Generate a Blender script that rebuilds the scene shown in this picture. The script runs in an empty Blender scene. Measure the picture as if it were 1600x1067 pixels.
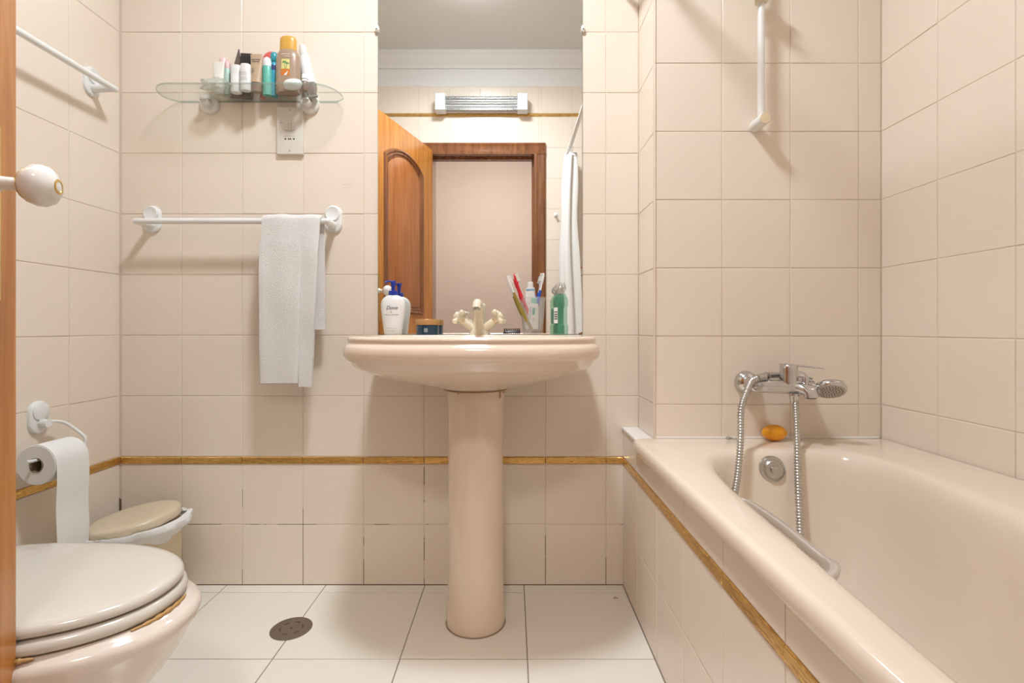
import bpy, math, random
from mathutils import Vector, Matrix
random.seed(7)
sc = bpy.context.scene
COL = sc.collection
PI = math.pi
# ------------------------------------------------------------------ camera
F, HX, HY, CZ = 790.0, 800.0, 513.0, 0.846
cam_d = bpy.data.cameras.new('camera'); cam = bpy.data.objects.new('camera', cam_d); COL.objects.link(cam)
cam.location = (0, 0, CZ); cam.rotation_euler = (PI/2, 0, 0)
cam_d.sensor_width = 36; cam_d.lens = F/1600*36; cam_d.shift_y = -20.5/1600; cam_d.clip_start = 0.01
sc.camera = cam
# ------------------------------------------------------------------ world, exposure
w = bpy.data.worlds.new('world'); sc.world = w; w.use_nodes = True
w.node_tree.nodes['Background'].inputs[0].default_value = (1, .93, .86, 1)
w.node_tree.nodes['Background'].inputs[1].default_value = 0.3
sc.view_settings.view_transform = 'Standard'; sc.view_settings.look = 'None'
sc.view_settings.gamma = 1; sc.view_settings.use_curve_mapping = False
sc.view_settings.exposure = 1.17
LAMP_POS = (-.19, .84, 2.63)
LAMP_STRENGTH = 27.0
LAMP_WATTS = 7.3
LAMP_COL = (.90, .98, 1.06)
HALL_STRENGTH = 37.0
HALL_COL = (.98, .95, .92)
al = bpy.data.lights.new('lamp_light', 'AREA'); al.shape = 'DISK'; al.size = .23; al.energy = LAMP_WATTS; al.color = (LAMP_COL[0]/1.06, LAMP_COL[1]/1.06, 1); al.spread = math.radians(157)
alo = bpy.data.objects.new('lamp_light', al); COL.objects.link(alo); alo.location = (LAMP_POS[0], LAMP_POS[1], LAMP_POS[2]-.052)
# ------------------------------------------------------------------ helpers
def P(x, y, Y): return Vector(((x-HX)*Y/F, Y, CZ-(y-HY)*Y/F))
def newmat(name):
    m = bpy.data.materials.new(name); m.use_nodes = True
    nt = m.node_tree; return m, nt, nt.nodes['Principled BSDF']
def mat(name, col, rough=.4, metal=0, spec=.5, coat=0, emis=None, es=0, sub=0, bump=0, bscale=50, bdist=.001, alpha=1, trans=0, var=0, vscale=8, col2=None):
    m, nt, b = newmat(name); L = nt.links
    b.inputs['Base Color'].default_value = (*col, 1); b.inputs['Roughness'].default_value = rough
    b.inputs['Metallic'].default_value = metal; b.inputs['Specular IOR Level'].default_value = spec
    b.inputs['Coat Weight'].default_value = coat; b.inputs['Coat Roughness'].default_value = .05
    b.inputs['Alpha'].default_value = alpha; b.inputs['Transmission Weight'].default_value = trans
    if emis: b.inputs['Emission Color'].default_value = (*emis, 1); b.inputs['Emission Strength'].default_value = es
    if sub: b.inputs['Subsurface Weight'].default_value = sub; b.inputs['Subsurface Radius'].default_value = (.02, .012, .008)
    tc = nt.nodes.new('ShaderNodeTexCoord')
    if bump:
        n = nt.nodes.new('ShaderNodeTexNoise'); n.inputs['Scale'].default_value = bscale; n.inputs['Detail'].default_value = 3
        L.new(tc.outputs['Object'], n.inputs['Vector'])
        bp = nt.nodes.new('ShaderNodeBump'); bp.inputs['Strength'].default_value = bump; bp.inputs['Distance'].default_value = bdist
        L.new(n.outputs['Fac'], bp.inputs['Height']); L.new(bp.outputs['Normal'], b.inputs['Normal'])
    if col2 is None: col2 = tuple(c*(1-.12) for c in col); var = var or .35
    n = nt.nodes.new('ShaderNodeTexNoise'); n.inputs['Scale'].default_value = vscale; n.inputs['Detail'].default_value = 2
    L.new(tc.outputs['Object'], n.inputs['Vector'])
    mx = nt.nodes.new('ShaderNodeMix'); mx.data_type = 'RGBA'
    mx.inputs[6].default_value = (*col, 1); mx.inputs[7].default_value = (*col2, 1)
    ml = nt.nodes.new('ShaderNodeMath'); ml.operation = 'MULTIPLY'; ml.inputs[1].default_value = var
    L.new(n.outputs['Fac'], ml.inputs[0]); L.new(ml.outputs[0], mx.inputs[0]); L.new(mx.outputs[2], b.inputs['Base Color'])
    return m
def tilemat(name, c1, c2, rough, wav=.12):
    m, nt, b = newmat(name); L = nt.links
    g = nt.nodes.new('ShaderNodeNewGeometry'); tc = nt.nodes.new('ShaderNodeTexCoord')
    n = nt.nodes.new('ShaderNodeTexNoise'); n.inputs['Scale'].default_value = 5; n.inputs['Detail'].default_value = 4
    L.new(tc.outputs['Object'], n.inputs['Vector'])
    a = nt.nodes.new('ShaderNodeMath'); a.operation = 'MULTIPLY_ADD'; a.inputs[1].default_value = .45
    L.new(g.outputs['Random Per Island'], a.inputs[0]); 
    a2 = nt.nodes.new('ShaderNodeMath'); a2.operation = 'MULTIPLY'; a2.inputs[1].default_value = .55
    L.new(n.outputs['Fac'], a2.inputs[0]); L.new(a2.outputs[0], a.inputs[2])
    mx = nt.nodes.new('ShaderNodeMix'); mx.data_type = 'RGBA'
    mx.inputs[6].default_value = (*c1, 1); mx.inputs[7].default_value = (*c2, 1)
    L.new(a.outputs[0], mx.inputs[0]); L.new(mx.outputs[2], b.inputs['Base Color'])
    b.inputs['Roughness'].default_value = rough; b.inputs['Specular IOR Level'].default_value = .5
    n2 = nt.nodes.new('ShaderNodeTexNoise'); n2.inputs['Scale'].default_value = 9; n2.inputs['Detail'].default_value = 1
    L.new(tc.outputs['Object'], n2.inputs['Vector'])
    bp = nt.nodes.new('ShaderNodeBump'); bp.inputs['Strength'].default_value = wav; bp.inputs['Distance'].default_value = .004
    L.new(n2.outputs['Fac'], bp.inputs['Height']); L.new(bp.outputs['Normal'], b.inputs['Normal'])
    return m
def woodmat(name, c1, c2, rough=.25):
    m, nt, b = newmat(name); L = nt.links
    tc = nt.nodes.new('ShaderNodeTexCoord'); mp = nt.nodes.new('ShaderNodeMapping')
    mp.inputs['Scale'].default_value = (14, 14, .9); L.new(tc.outputs['Object'], mp.inputs['Vector'])
    n = nt.nodes.new('ShaderNodeTexNoise'); n.inputs['Scale'].default_value = 3.0; n.inputs['Detail'].default_value = 8
    n.inputs['Distortion'].default_value = .8; L.new(mp.outputs[0], n.inputs['Vector'])
    r = nt.nodes.new('ShaderNodeValToRGB'); r.color_ramp.elements[0].position = .35; r.color_ramp.elements[1].position = .7
    r.color_ramp.elements[0].color = (*c2, 1); r.color_ramp.elements[1].color = (*c1, 1)
    L.new(n.outputs['Fac'], r.inputs[0]); L.new(r.outputs[0], b.inputs['Base Color'])
    b.inputs['Roughness'].default_value = rough; b.inputs['Coat Weight'].default_value = .4; b.inputs['Coat Roughness'].default_value = .12
    return m
def thinglass(name, tint=(.93, .97, .95), refl=.09, rough=.02, white=0, wcol=(.9, .9, .88)):
    m, nt, b = newmat(name); L = nt.links; nt.nodes.remove(b)
    out = nt.nodes['Material Output']
    t = nt.nodes.new('ShaderNodeBsdfTransparent'); t.inputs[0].default_value = (*tint, 1)
    g = nt.nodes.new('ShaderNodeBsdfGlossy'); g.inputs['Roughness'].default_value = rough
    fr = nt.nodes.new('ShaderNodeFresnel'); gn = nt.nodes.new('ShaderNodeNewGeometry'); ma = nt.nodes.new('ShaderNodeMath'); ma.operation = 'MULTIPLY_ADD'; ma.inputs[1].default_value = 1/1.45-1.45; ma.inputs[2].default_value = 1.45
    L.new(gn.outputs['Backfacing'], ma.inputs[0]); L.new(ma.outputs[0], fr.inputs[0])
    mx = nt.nodes.new('ShaderNodeMixShader'); L.new(fr.outputs[0], mx.inputs[0]); L.new(t.outputs[0], mx.inputs[1]); L.new(g.outputs[0], mx.inputs[2])
    last = mx
    if white:
        d = nt.nodes.new('ShaderNodeBsdfDiffuse'); d.inputs[0].default_value = (*wcol, 1)
        m2 = nt.nodes.new('ShaderNodeMixShader'); m2.inputs[0].default_value = white
        L.new(mx.outputs[0], m2.inputs[1]); L.new(d.outputs[0], m2.inputs[2]); last = m2
    L.new(last.outputs[0], out.inputs[0]); return m

class MB:
    def __init__(s): s.v = []; s.f = []; s.m = []; s.M = Matrix.Identity(4); s.mi = 0
    def av(s, p): s.v.append(s.M @ Vector(p)); return len(s.v)-1
    def af(s, idx): s.f.append(list(idx)); s.m.append(s.mi)
    def loft(s, loops, cap0=True, cap1=True, closed=True):
        n = len(loops[0]); ids = [[s.av(p) for p in lp] for lp in loops]
        for a, b in zip(ids, ids[1:]):
            for i in range(n if closed else n-1):
                j = (i+1) % n; s.af((a[i], a[j], b[j], b[i]))
        if cap0: s.af(ids[0][::-1])
        if cap1: s.af(ids[-1])
        return s
    def lathe(s, prof, c=(0, 0, 0), seg=32, sx=1, sy=1, axis='Z', cap0=True, cap1=True):
        loops = []
        for r, z in prof:
            lp = []
            for i in range(seg):
                a = 2*PI*i/seg; x = r*sx*math.cos(a); y = r*sy*math.sin(a)
                if axis == 'Z': q = (x, y, z)
                elif axis == 'Y': q = (x, -z, y)       # +z of profile goes to -Y (towards the room)
                else: q = (z, x, y)
                lp.append((c[0]+q[0], c[1]+q[1], c[2]+q[2]))
            loops.append(lp)
        return s.loft(loops, cap0, cap1)
    def box(s, x0, x1, y0, y1, z0, z1, r=0, seg=3):
        """box; r rounds the vertical corners and the top/bottom edges"""
        if r <= 0:
            lp = [[(x0, y0, z), (x1, y0, z), (x1, y1, z), (x0, y1, z)] for z in (z0, z1)]
            return s.loft(lp)
        r = min(r, (x1-x0)/2.01, (y1-y0)/2.01, (z1-z0)/2.01)
        def ring(z, ins):
            q = []
            rr = max(r-ins, r*.15)
            for cx, cy, a0 in ((x1-ins-rr, y1-ins-rr, 0), (x0+ins+rr, y1-ins-rr, 90), (x0+ins+rr, y0+ins+rr, 180), (x1-ins-rr, y0+ins+rr, 270)):
                for k in range(seg+1):
                    a = math.radians(a0+90*k/seg); q.append((cx+rr*math.cos(a), cy+rr*math.sin(a), z))
            return q
        loops = []
        for k in range(seg+1):
            a = PI/2*k/seg; loops.append(ring(z0+r*(1-math.sin(a)), r*(1-math.cos(a))*1.0) if 0 else ring(z0+r*(1-math.sin(a)), r*(1-math.sin(PI/2-(PI/2-a))) if 0 else r-r*math.cos(PI/2-a)))
        for k in range(seg+1):
            a = PI/2*k/seg; loops.append(ring(z1-r+r*math.sin(a), r-r*math.cos(a)))
        return s.loft(loops)
    def tube(s, pts, r, seg=12, cap=True, rf=None, flat=1):
        pts = [Vector(p) for p in pts]; n = len(pts); loops = []
        up = None
        for i, p in enumerate(pts):
            t = (pts[min(i+1, n-1)]-pts[max(i-1, 0)]).normalized()
            if up is None: up = Vector((0, 0, 1)) if abs(t.z) < .9 else Vector((1, 0, 0))
            up = (up-t*up.dot(t)).normalized(); sd = t.cross(up)
            rr = rf(i/(n-1)) if rf else r
            loops.append([p+sd*rr*math.cos(2*PI*k/seg)+up*rr*flat*math.sin(2*PI*k/seg) for k in range(seg)])
        return s.loft(loops, cap, cap)
    def sphere(s, c, rx, ry=None, rz=None, seg=20, rings=12):
        ry = ry or rx; rz = rz or rx
        loops = []
        for j in range(rings+1):
            a = -PI/2+PI*(j if 0 < j < rings else (j+.02 if j == 0 else j-.02))/rings
            loops.append([(c[0]+rx*math.cos(a)*math.cos(2*PI*i/seg), c[1]+ry*math.cos(a)*math.sin(2*PI*i/seg), c[2]+rz*math.sin(a)) for i in range(seg)])
        return s.loft(loops)
    def build(s, name, m, parent=None, smooth=35, origin=None, label=None):
        me = bpy.data.meshes.new(name)
        if parent is not None: off = parent_world(parent)
        elif origin is not None: off = Vector(origin)
        else:
            xs = [v.x for v in s.v]; ys = [v.y for v in s.v]; zs = [v.z for v in s.v]
            off = Vector(((min(xs)+max(xs))/2, (min(ys)+max(ys))/2, min(zs)))
        me.from_pydata([v-off for v in s.v], [], s.f); me.update()
        ms = m if isinstance(m, (list, tuple)) else [m]
        for q in ms: me.materials.append(q)
        if len(ms) > 1: me.polygons.foreach_set('material_index', s.m)
        import bmesh
        bm = bmesh.new(); bm.from_mesh(me); bmesh.ops.recalc_face_normals(bm, faces=bm.faces); bm.to_mesh(me); bm.free()
        if smooth:
            me.polygons.foreach_set('use_smooth', [True]*len(me.polygons)); me.set_sharp_from_angle(angle=math.radians(smooth))
        o = bpy.data.objects.new(name, me); COL.objects.link(o)
        if parent is not None: o.parent = parent
        else: o.location = off
        if label: o['label'] = label
        WLOC[o.name] = off
        return o
WLOC = {}
def parent_world(o): return WLOC[o.name]
def thing(name, label, cat, loc=(0, 0, 0), group=None):
    o = bpy.data.objects.new(name, None); o.empty_display_size = .05; COL.objects.link(o); o.location = loc
    WLOC[o.name] = Vector(loc); o['label'] = label; o['category'] = cat
    if group: o['group'] = group
    return o
def tag(o, label, cat, group=None, kind=None):
    o['label'] = label; o['category'] = cat
    if group: o['group'] = group
    if kind: o['kind'] = kind
    return o
def struct(name, mb, m, smooth=35, label=None, parent=None):
    o = mb.build(name, m, parent, smooth=smooth)
    if parent is None: o['kind'] = 'structure'
    if label: o['label'] = label
    return o
def text_pts(body, size, shear=0, align='CENTER'):
    cu = bpy.data.curves.new('lettering', 'FONT'); cu.body = body; cu.size = size; cu.shear = shear; cu.align_x = align; cu.resolution_u = 3
    o = bpy.data.objects.new('lettering', cu); COL.objects.link(o); bpy.context.view_layer.update()
    me = bpy.data.meshes.new_from_object(o); vs = [v.co.copy() for v in me.vertices]; fs = [list(p.vertices) for p in me.polygons]
    bpy.data.objects.remove(o); bpy.data.meshes.remove(me); bpy.data.curves.remove(cu)
    return vs, fs
def bez(p0, p1, p2, p3, n=16):
    p0, p1, p2, p3 = map(Vector, (p0, p1, p2, p3)); o = []
    for i in range(n+1):
        t = i/n; o.append(p0*(1-t)**3+p1*3*t*(1-t)**2+p2*3*t*t*(1-t)+p3*t**3)
    return o
def catmull(pts, n=12):
    pts = [Vector(p) for p in pts]; q = [pts[0]*2-pts[1]]+pts+[pts[-1]*2-pts[-2]]; o = []
    for i in range(1, len(q)-2):
        a, b, c, d = q[i-1:i+3]
        for k in range(n):
            t = k/n; o.append(.5*((2*b)+(c-a)*t+(2*a-5*b+4*c-d)*t*t+(3*b-a-3*c+d)*t**3))
    o.append(q[-2]); return o

# ------------------------------------------------------------------ materials
M_TILE = tilemat('glazed_pink_tile', (.87, .765, .655), (.85, .735, .61), .2)
M_FLOOR = tilemat('floor_tile', (.84, .79, .71), (.81, .76, .67), .22, .06)
M_GROUT = mat('grout', (.74, .61, .50), .9)
def groutmat():
    m, nt, b = newmat('wall_grout'); L = nt.links
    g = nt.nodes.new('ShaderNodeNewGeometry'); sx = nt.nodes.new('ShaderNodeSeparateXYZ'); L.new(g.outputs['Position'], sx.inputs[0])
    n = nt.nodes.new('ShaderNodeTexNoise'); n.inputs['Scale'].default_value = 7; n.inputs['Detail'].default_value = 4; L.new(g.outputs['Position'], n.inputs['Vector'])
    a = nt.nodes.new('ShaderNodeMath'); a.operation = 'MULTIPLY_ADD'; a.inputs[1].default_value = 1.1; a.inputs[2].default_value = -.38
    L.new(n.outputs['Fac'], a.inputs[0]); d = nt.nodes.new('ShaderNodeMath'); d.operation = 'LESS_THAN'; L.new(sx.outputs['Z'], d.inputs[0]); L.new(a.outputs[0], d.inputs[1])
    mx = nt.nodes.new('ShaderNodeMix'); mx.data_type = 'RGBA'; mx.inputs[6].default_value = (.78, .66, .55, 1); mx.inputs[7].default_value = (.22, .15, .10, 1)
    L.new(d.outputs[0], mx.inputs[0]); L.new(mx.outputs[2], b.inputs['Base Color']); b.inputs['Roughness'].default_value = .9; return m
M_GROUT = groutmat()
M_FGROUT = mat('floor_grout', (.25, .19, .14), .9)
M_PLASTER = mat('white_plaster', (.82, .81, .79), .8, bump=.1, bscale=120)
M_HALL = mat('hall_paint', (.68, .575, .50), .8)
M_CEIL = mat('ceiling_paint', (.78, .77, .745), .7)
def goldmat():
    m, nt, b = newmat('gold_lustre_strip'); L = nt.links
    tc = nt.nodes.new('ShaderNodeTexCoord'); mp = nt.nodes.new('ShaderNodeMapping'); mp.inputs['Scale'].default_value = (6, 6, 60)
    L.new(tc.outputs['Object'], mp.inputs[0])
    n = nt.nodes.new('ShaderNodeTexNoise'); n.inputs['Scale'].default_value = 4; n.inputs['Detail'].default_value = 6; n.inputs['Distortion'].default_value = 2
    L.new(mp.outputs[0], n.inputs['Vector'])
    r = nt.nodes.new('ShaderNodeValToRGB'); e = r.color_ramp.elements; e[0].position = .3; e[0].color = (.40, .20, .05, 1); e[1].position = .68; e[1].color = (.95, .62, .20, 1)
    L.new(n.outputs['Fac'], r.inputs[0]); L.new(r.outputs[0], b.inputs['Base Color'])
    b.inputs['Metallic'].default_value = .75; b.inputs['Roughness'].default_value = .22
    bp = nt.nodes.new('ShaderNodeBump'); bp.inputs['Strength'].default_value = .3; bp.inputs['Distance'].default_value = .002
    L.new(n.outputs['Fac'], bp.inputs['Height']); L.new(bp.outputs['Normal'], b.inputs['Normal'])
    return m
M_GOLD = goldmat()
M_PORC = mat('pink_porcelain', (.82, .655, .52), .09, coat=.3)
M_TOILET = mat('toilet_porcelain', (.79, .69, .60), .1, coat=.3)
M_SEAT = mat('toilet_seat_plastic', (.68, .625, .55), .16, coat=.2)
M_TUB = mat('tub_enamel', (.84, .71, .58), .13, coat=.3)
M_WHITE = mat('white_plastic', (.82, .80, .76), .3)
M_WHITE2 = mat('bright_white_plastic', (.86, .86, .84), .3)
M_CREAM = mat('cream_glaze', (.78, .70, .53), .15, coat=.3)
M_CHROME = mat('chrome', (.62, .62, .63), .14, metal=1)
M_CHROME2 = mat('worn_chrome', (.55, .54, .52), .3, metal=1)
M_BRASS = mat('brass', (.80, .55, .18), .25, metal=1)
M_DARK = mat('dark_gap', (.06, .045, .035), .6)
M_BLACK = mat('black_plastic', (.02, .02, .02), .3)
M_BRONZE = mat('drain_bronze', (.22, .17, .13), .45, metal=.6, bump=.3, bscale=200)
M_STAIN = mat('dried_glue', (.50, .29, .10), .5, bump=.5, bscale=150)
M_CAULK = mat('white_caulk', (.85, .80, .74), .5)
M_PAPER = mat('tissue_paper', (.87, .86, .84), .95, bump=.3, bscale=300)
M_CARD = mat('cardboard_tube', (.28, .2, .13), .9)
M_BIN = mat('cream_bin_plastic', (.74, .62, .44), .3)
M_BAG = thinglass('bin_liner_film', (.95, .95, .95), rough=.2, white=.88, wcol=(.92, .91, .89))
M_WOOD = woodmat('amber_varnished_wood', (.60, .25, .055), (.42, .15, .028))
M_WOOD2 = woodmat('panel_varnished_wood', (.46, .17, .05), (.34, .11, .03))
M_WOODD = woodmat('dark_varnished_wood', (.30, .11, .035), (.16, .05, .015))
M_GLASS = thinglass('clear_glass', (.955, .97, .96))
M_GEDGE = mat('glass_edge', (.22, .34, .29), .15)
M_TUMB = thinglass('tumbler_glass', (.95, .95, .94), white=.14, wcol=(.9, .9, .9))
M_TERRY = mat('white_terry', (.90, .88, .85), .95, bump=.9, bscale=420, bdist=.004, col2=(.83, .80, .75), var=.5, vscale=160)
M_CURT = mat('white_curtain_fabric', (.88, .86, .83), .8, sub=0)
def mirrormat():
    m, nt, b = newmat('mirror_silver'); b.inputs['Metallic'].default_value = 1; b.inputs['Roughness'].default_value = 0
    b.inputs['Base Color'].default_value = (.93, .94, .93, 1); return m
M_MIRROR = mirrormat()

# ------------------------------------------------------------------ room
YB, XL, XR, YP, XP, YD, ZC = 1.668, -1.2946, 1.0826, 1.482, .418, .036, 2.63
ZS0, ZS1 = .398, .423; ZT0, ZT1 = 2.223, 2.246; ZTOP = 2.42
def breaks(a, b, first, step):
    k0 = math.ceil((a-first)/step-.001); out = [a]
    x = first+k0*step
    while x < b-.004:
        if x > a+.004: out.append(x)
        x += step
    out.append(b); return out
def tiles(mb, o, U, V, us, vs, gap=.0011, hgt=.0016, tilt=.0009):
    """bevelled tiles on the plane o + u*U + v*V ; U x V points into the room"""
    o, U, V = Vector(o), Vector(U), Vector(V); N = U.cross(V)
    for a, b in zip(us, us[1:]):
        for c, d in zip(vs, vs[1:]):
            if b-a < .006 or d-c < .006: continue
            tu, tv = random.uniform(-tilt, tilt), random.uniform(-tilt, tilt)
            um, vm = (a+b)/2, (c+d)/2; loops = []
            for ins, h in ((gap, 0), (gap+.0001, hgt*.55), (gap+.0009, hgt*.92), (gap+.0028, hgt)):
                q = []
                for x, y in ((a+ins, c+ins), (b-ins, c+ins), (b-ins, d-ins), (a+ins, d-ins)):
                    hh = h+(tu*(x-um)/.1+tv*(y-vm)/.1)*(.5 if h else 0)
                    q.append(o+U*x+V*y+N*(hh-hgt))
                loops.append(q)
            mb.loft(loops, cap0=False)
def rows(z0, z1):
    lo = [z for z in (0, .199, ZS0)]
    return lo
def tiled_wall(name, o, U, a, b, first, z0=0, z1=ZC, lower=True, step=.2, zmid=None):
    """o: a point of the face at z = 0, U: unit direction so that U x Z points into the room"""
    V = (0, 0, 1); mb = MB(); us = breaks(a, b, first, step)
    mb.mi = 1
    o, U = Vector(o), Vector(U); N = U.cross(Vector(V))
    ztop = min(z1, ZTOP)
    def back(za, zb, mi, off):
        mb.mi = mi; za -= .004 if za == z0 else 0; q = [o+U*(a-.004)+Vector((0, 0, za))-N*off, o+U*(b+.004)+Vector((0, 0, za))-N*off, o+U*(b+.004)+Vector((0, 0, zb))-N*off, o+U*(a-.004)+Vector((0, 0, zb))-N*off]
        mb.af([mb.av(p) for p in q])
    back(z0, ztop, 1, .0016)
    if z1 > ZTOP: back(ZTOP, z1, 2, .001)
    mb.mi = 0
    if z0 < ZS0:
        lo = [z for z in (0, .199, ZS0) if z >= z0]
        tiles(mb, o, U, V, us, lo)
    if ztop > ZS1+.05:
        s0 = max(ZS1, z0)
        v = breaks(s0, min(ztop, ZT0), ZS1, .2); tiles(mb, o, U, V, us, v)
        if ztop > ZT1: tiles(mb, o, U, V, us, [ZT1, ztop])
    elif ztop > ZS1+.01: tiles(mb, o, U, V, us, [ZS1, ztop])
    return struct(name, mb, [M_TILE, M_GROUT, M_PLASTER], smooth=0)
def strip(name, o, U, a, b, first, z0, z1):
    mb = MB(); us = breaks(a, b, first, .2)
    o, U = Vector(o), Vector(U); N = U.cross(Vector((0, 0, 1)))
    for p, q in zip(us, us[1:]):
        loops = []
        for ins, h in ((.0012, -.0016), (.0014, .001), (.003, .0025)):
            loops.append([o+U*x+Vector((0, 0, z))+N*h for x, z in ((p+ins*.6, z0+ins), (q-ins*.6, z0+ins), (q-ins*.6, z1-ins), (p+ins*.6, z1-ins))])
        mb.loft(loops, cap0=False)
    o = struct(name, mb, M_GOLD, smooth=0); o['label'] = 'gold lustre border strip'; return o

tiled_wall('wall_back', (0, YB, 0), (1, 0, 0), XL, XP, -1.0898)
tiled_wall('wall_left', (XL, 0, 0), (0, 1, 0), YD, YB, 1.478)
tiled_wall('wall_right', (XR, 0, 0), (0, -1, 0), -YP, -YD, -1.287, z0=.45)
tiled_wall('wall_alcove_end', (0, YP, 0), (1, 0, 0), XP, XR, .616, z0=.45)
tiled_wall('wall_alcove_side', (XP, 0, 0), (0, 1, 0), YP, YB, YP, z0=.45) if 0 else None
# side face of the projecting alcove wall (faces -X)
tiled_wall('wall_alcove_side', (XP, 0, 0), (0, -1, 0), -YB, -YP, -YB-.02, z0=.45)
strip('trim_1', (0, YB, 0), (1, 0, 0), XL, .366, -1.0898, ZS0, ZS1)
strip('trim_2', (XL, 0, 0), (0, 1, 0), YD, YB, 1.478, ZS0, ZS1)
strip('trim_3', (0, YB, 0), (1, 0, 0), XL, XP, -1.0898, ZT0, ZT1)
strip('trim_4', (XL, 0, 0), (0, 1, 0), YD, YB, 1.478, ZT0, ZT1)
strip('trim_5', (XR, 0, 0), (0, -1, 0), -YP, -YD, -1.287, ZT0, ZT1)
strip('trim_6', (0, YP, 0), (1, 0, 0), XP, XR, .616, ZT0, ZT1)
strip('trim_7', (0, YD, 0), (-1, 0, 0), -XR, -XL, .007, ZT0, ZT1)
# door wall with its opening
DX0, DX1, DZ = -.515, .143, 1.975
mb = MB(); U = (-1, 0, 0)
def dwall(mb, xa, xb, z0, z1):
    us = breaks(-xb, -xa, .007, .2); ztop = min(z1, ZTOP)
    mb.mi = 0
    if z0 < ZS0: tiles(mb, (0, YD, 0), U, (0, 0, 1), us, [0, .199, ZS0])
    s0 = max(z0, ZS1); tiles(mb, (0, YD, 0), U, (0, 0, 1), us, breaks(s0, ZT0, ZS1, .2))
    tiles(mb, (0, YD, 0), U, (0, 0, 1), us, [ZT1, ZTOP])
    for mi, a, b, off in ((1, z0, ZTOP, .0016), (2, ZTOP, ZC, .001)):
        mb.mi = mi
        mb.af([mb.av(p) for p in ((xa, YD-off, a), (xb, YD-off, a), (xb, YD-off, b), (xa, YD-off, b))])
dwall(mb, XL, DX0-.03, 0, ZC); dwall(mb, DX1+.03, XR, 0, ZC)
dwall(mb, DX0-.03, DX1+.03, DZ+.03, ZC)
mb.mi = 3
for xa, xb, z0 in ((-1.2946, DX0, 0), (DX1, 1.3, 0), (DX0, DX1, DZ)):
    mb.af([mb.av(p) for p in ((xa, -.10, z0), (xb, -.10, z0), (xb, -.10, ZC), (xa, -.10, ZC))])
struct('wall_door', mb, [M_TILE, M_GROUT, M_PLASTER, M_HALL], smooth=0)
# hall behind the door opening
mb = MB(); mb.box(-1.3, 1.3, -2.06, -2.0, 0, ZC); struct('wall_hall_back', mb, M_HALL)
mb = MB(); mb.box(-1.36, -1.3, -2.0, -.10, 0, ZC); struct('wall_hall_left', mb, M_HALL)
mb = MB(); mb.box(1.3, 1.36, -2.0, -.10, 0, ZC); struct('wall_hall_right', mb, M_HALL)
# floor
mb = MB(); mb.mi = 1; mb.af([mb.av(p) for p in ((XL-.004, -.1, -.0016), (XR+.004, -.1, -.0016), (XR+.004, YB+.004, -.0016), (XL-.004, YB+.004, -.0016))])
mb.mi = 0
tiles(mb, (0, 0, 0), (1, 0, 0), (0, 1, 0), breaks(XL, .40, -.287-3*.3265, .3265), breaks(-.1, YB, 1.622-6*.327, .327), gap=.0012, hgt=.0018, tilt=.0004)
struct('floor', mb, [M_FLOOR, M_FGROUT], smooth=0)
mb = MB(); mb.box(-1.36, 1.36, -2.06, -.1, -.04, -.001); struct('floor_hall', mb, M_WOODD)
mb = MB(); mb.box(-1.36, 1.36, -2.06, YB+.05, ZC, ZC+.04); struct('ceiling', mb, M_CEIL)
# cornice
def cornice(name, a, b, N):
    a, b, N = Vector(a), Vector(b), Vector(N); mb = MB()
    prof = [(0, 2.535), (.008, 2.535), (.010, 2.548), (.016, 2.556), (.03, 2.572), (.045, 2.596), (.05, 2.608), (.056, 2.612), (.058, ZC), (0, ZC)]
    mb.loft([[p+N*d+Vector((0, 0, z)) for d, z in prof] for p in (a, b)]); o = struct(name, mb, M_PLASTER); o['label'] = 'white cove cornice'
cornice('trim_8', (XL, YD, 0), (XR, YD, 0), (0, 1, 0))
cornice('trim_9', (XL, YD, 0), (XL, YB, 0), (1, 0, 0))
cornice('trim_10', (XL, YB, 0), (XP, YB, 0), (0, -1, 0))
cornice('trim_11', (XR, YD, 0), (XR, YP, 0), (-1, 0, 0))
# door casing
mb = MB()
def casing(pa, pb, w, N=(0, 1, 0)): pass
cw = .075
for x0, x1 in ((DX0-cw, DX0), (DX1, DX1+cw)):
    sgn = 1 if x0 < 0 else -1
    prof = [(0, 0), (0, .012), (.012, .018), (.02, .014), (.05, .014), (.058, .02), (cw, .018), (cw, 0)]
    def xx(d): return x0+d if sgn > 0 else x1-d
    mb.loft([[(xx(d), YD+h, z) for d, h in prof] for z in (0, DZ+.004)])
prof = [(0, 0), (0, .012), (.012, .018), (.02, .014), (.05, .014), (.058, .02), (cw, .018), (cw, 0)]
mb.loft([[(x, YD+h, DZ+cw-d) for d, h in prof] for x in (DX0-cw, DX1+cw)])
for x0, x1 in ((DX0-.012, DX0), (DX1, DX1+.012)): mb.box(x0, x1, -.10, YD+.002, 0, DZ)
mb.box(DX0-.012, DX1+.012, -.10, YD+.002, DZ, DZ+.012)
mb.box(DX1-.012, DX1, -.06, -.02, 0, DZ); mb.box(DX0, DX1-.012, -.06, -.02, DZ-.012, DZ)
struct('trim_12', mb, M_WOODD, label='dark varnished wooden door casing')
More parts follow.
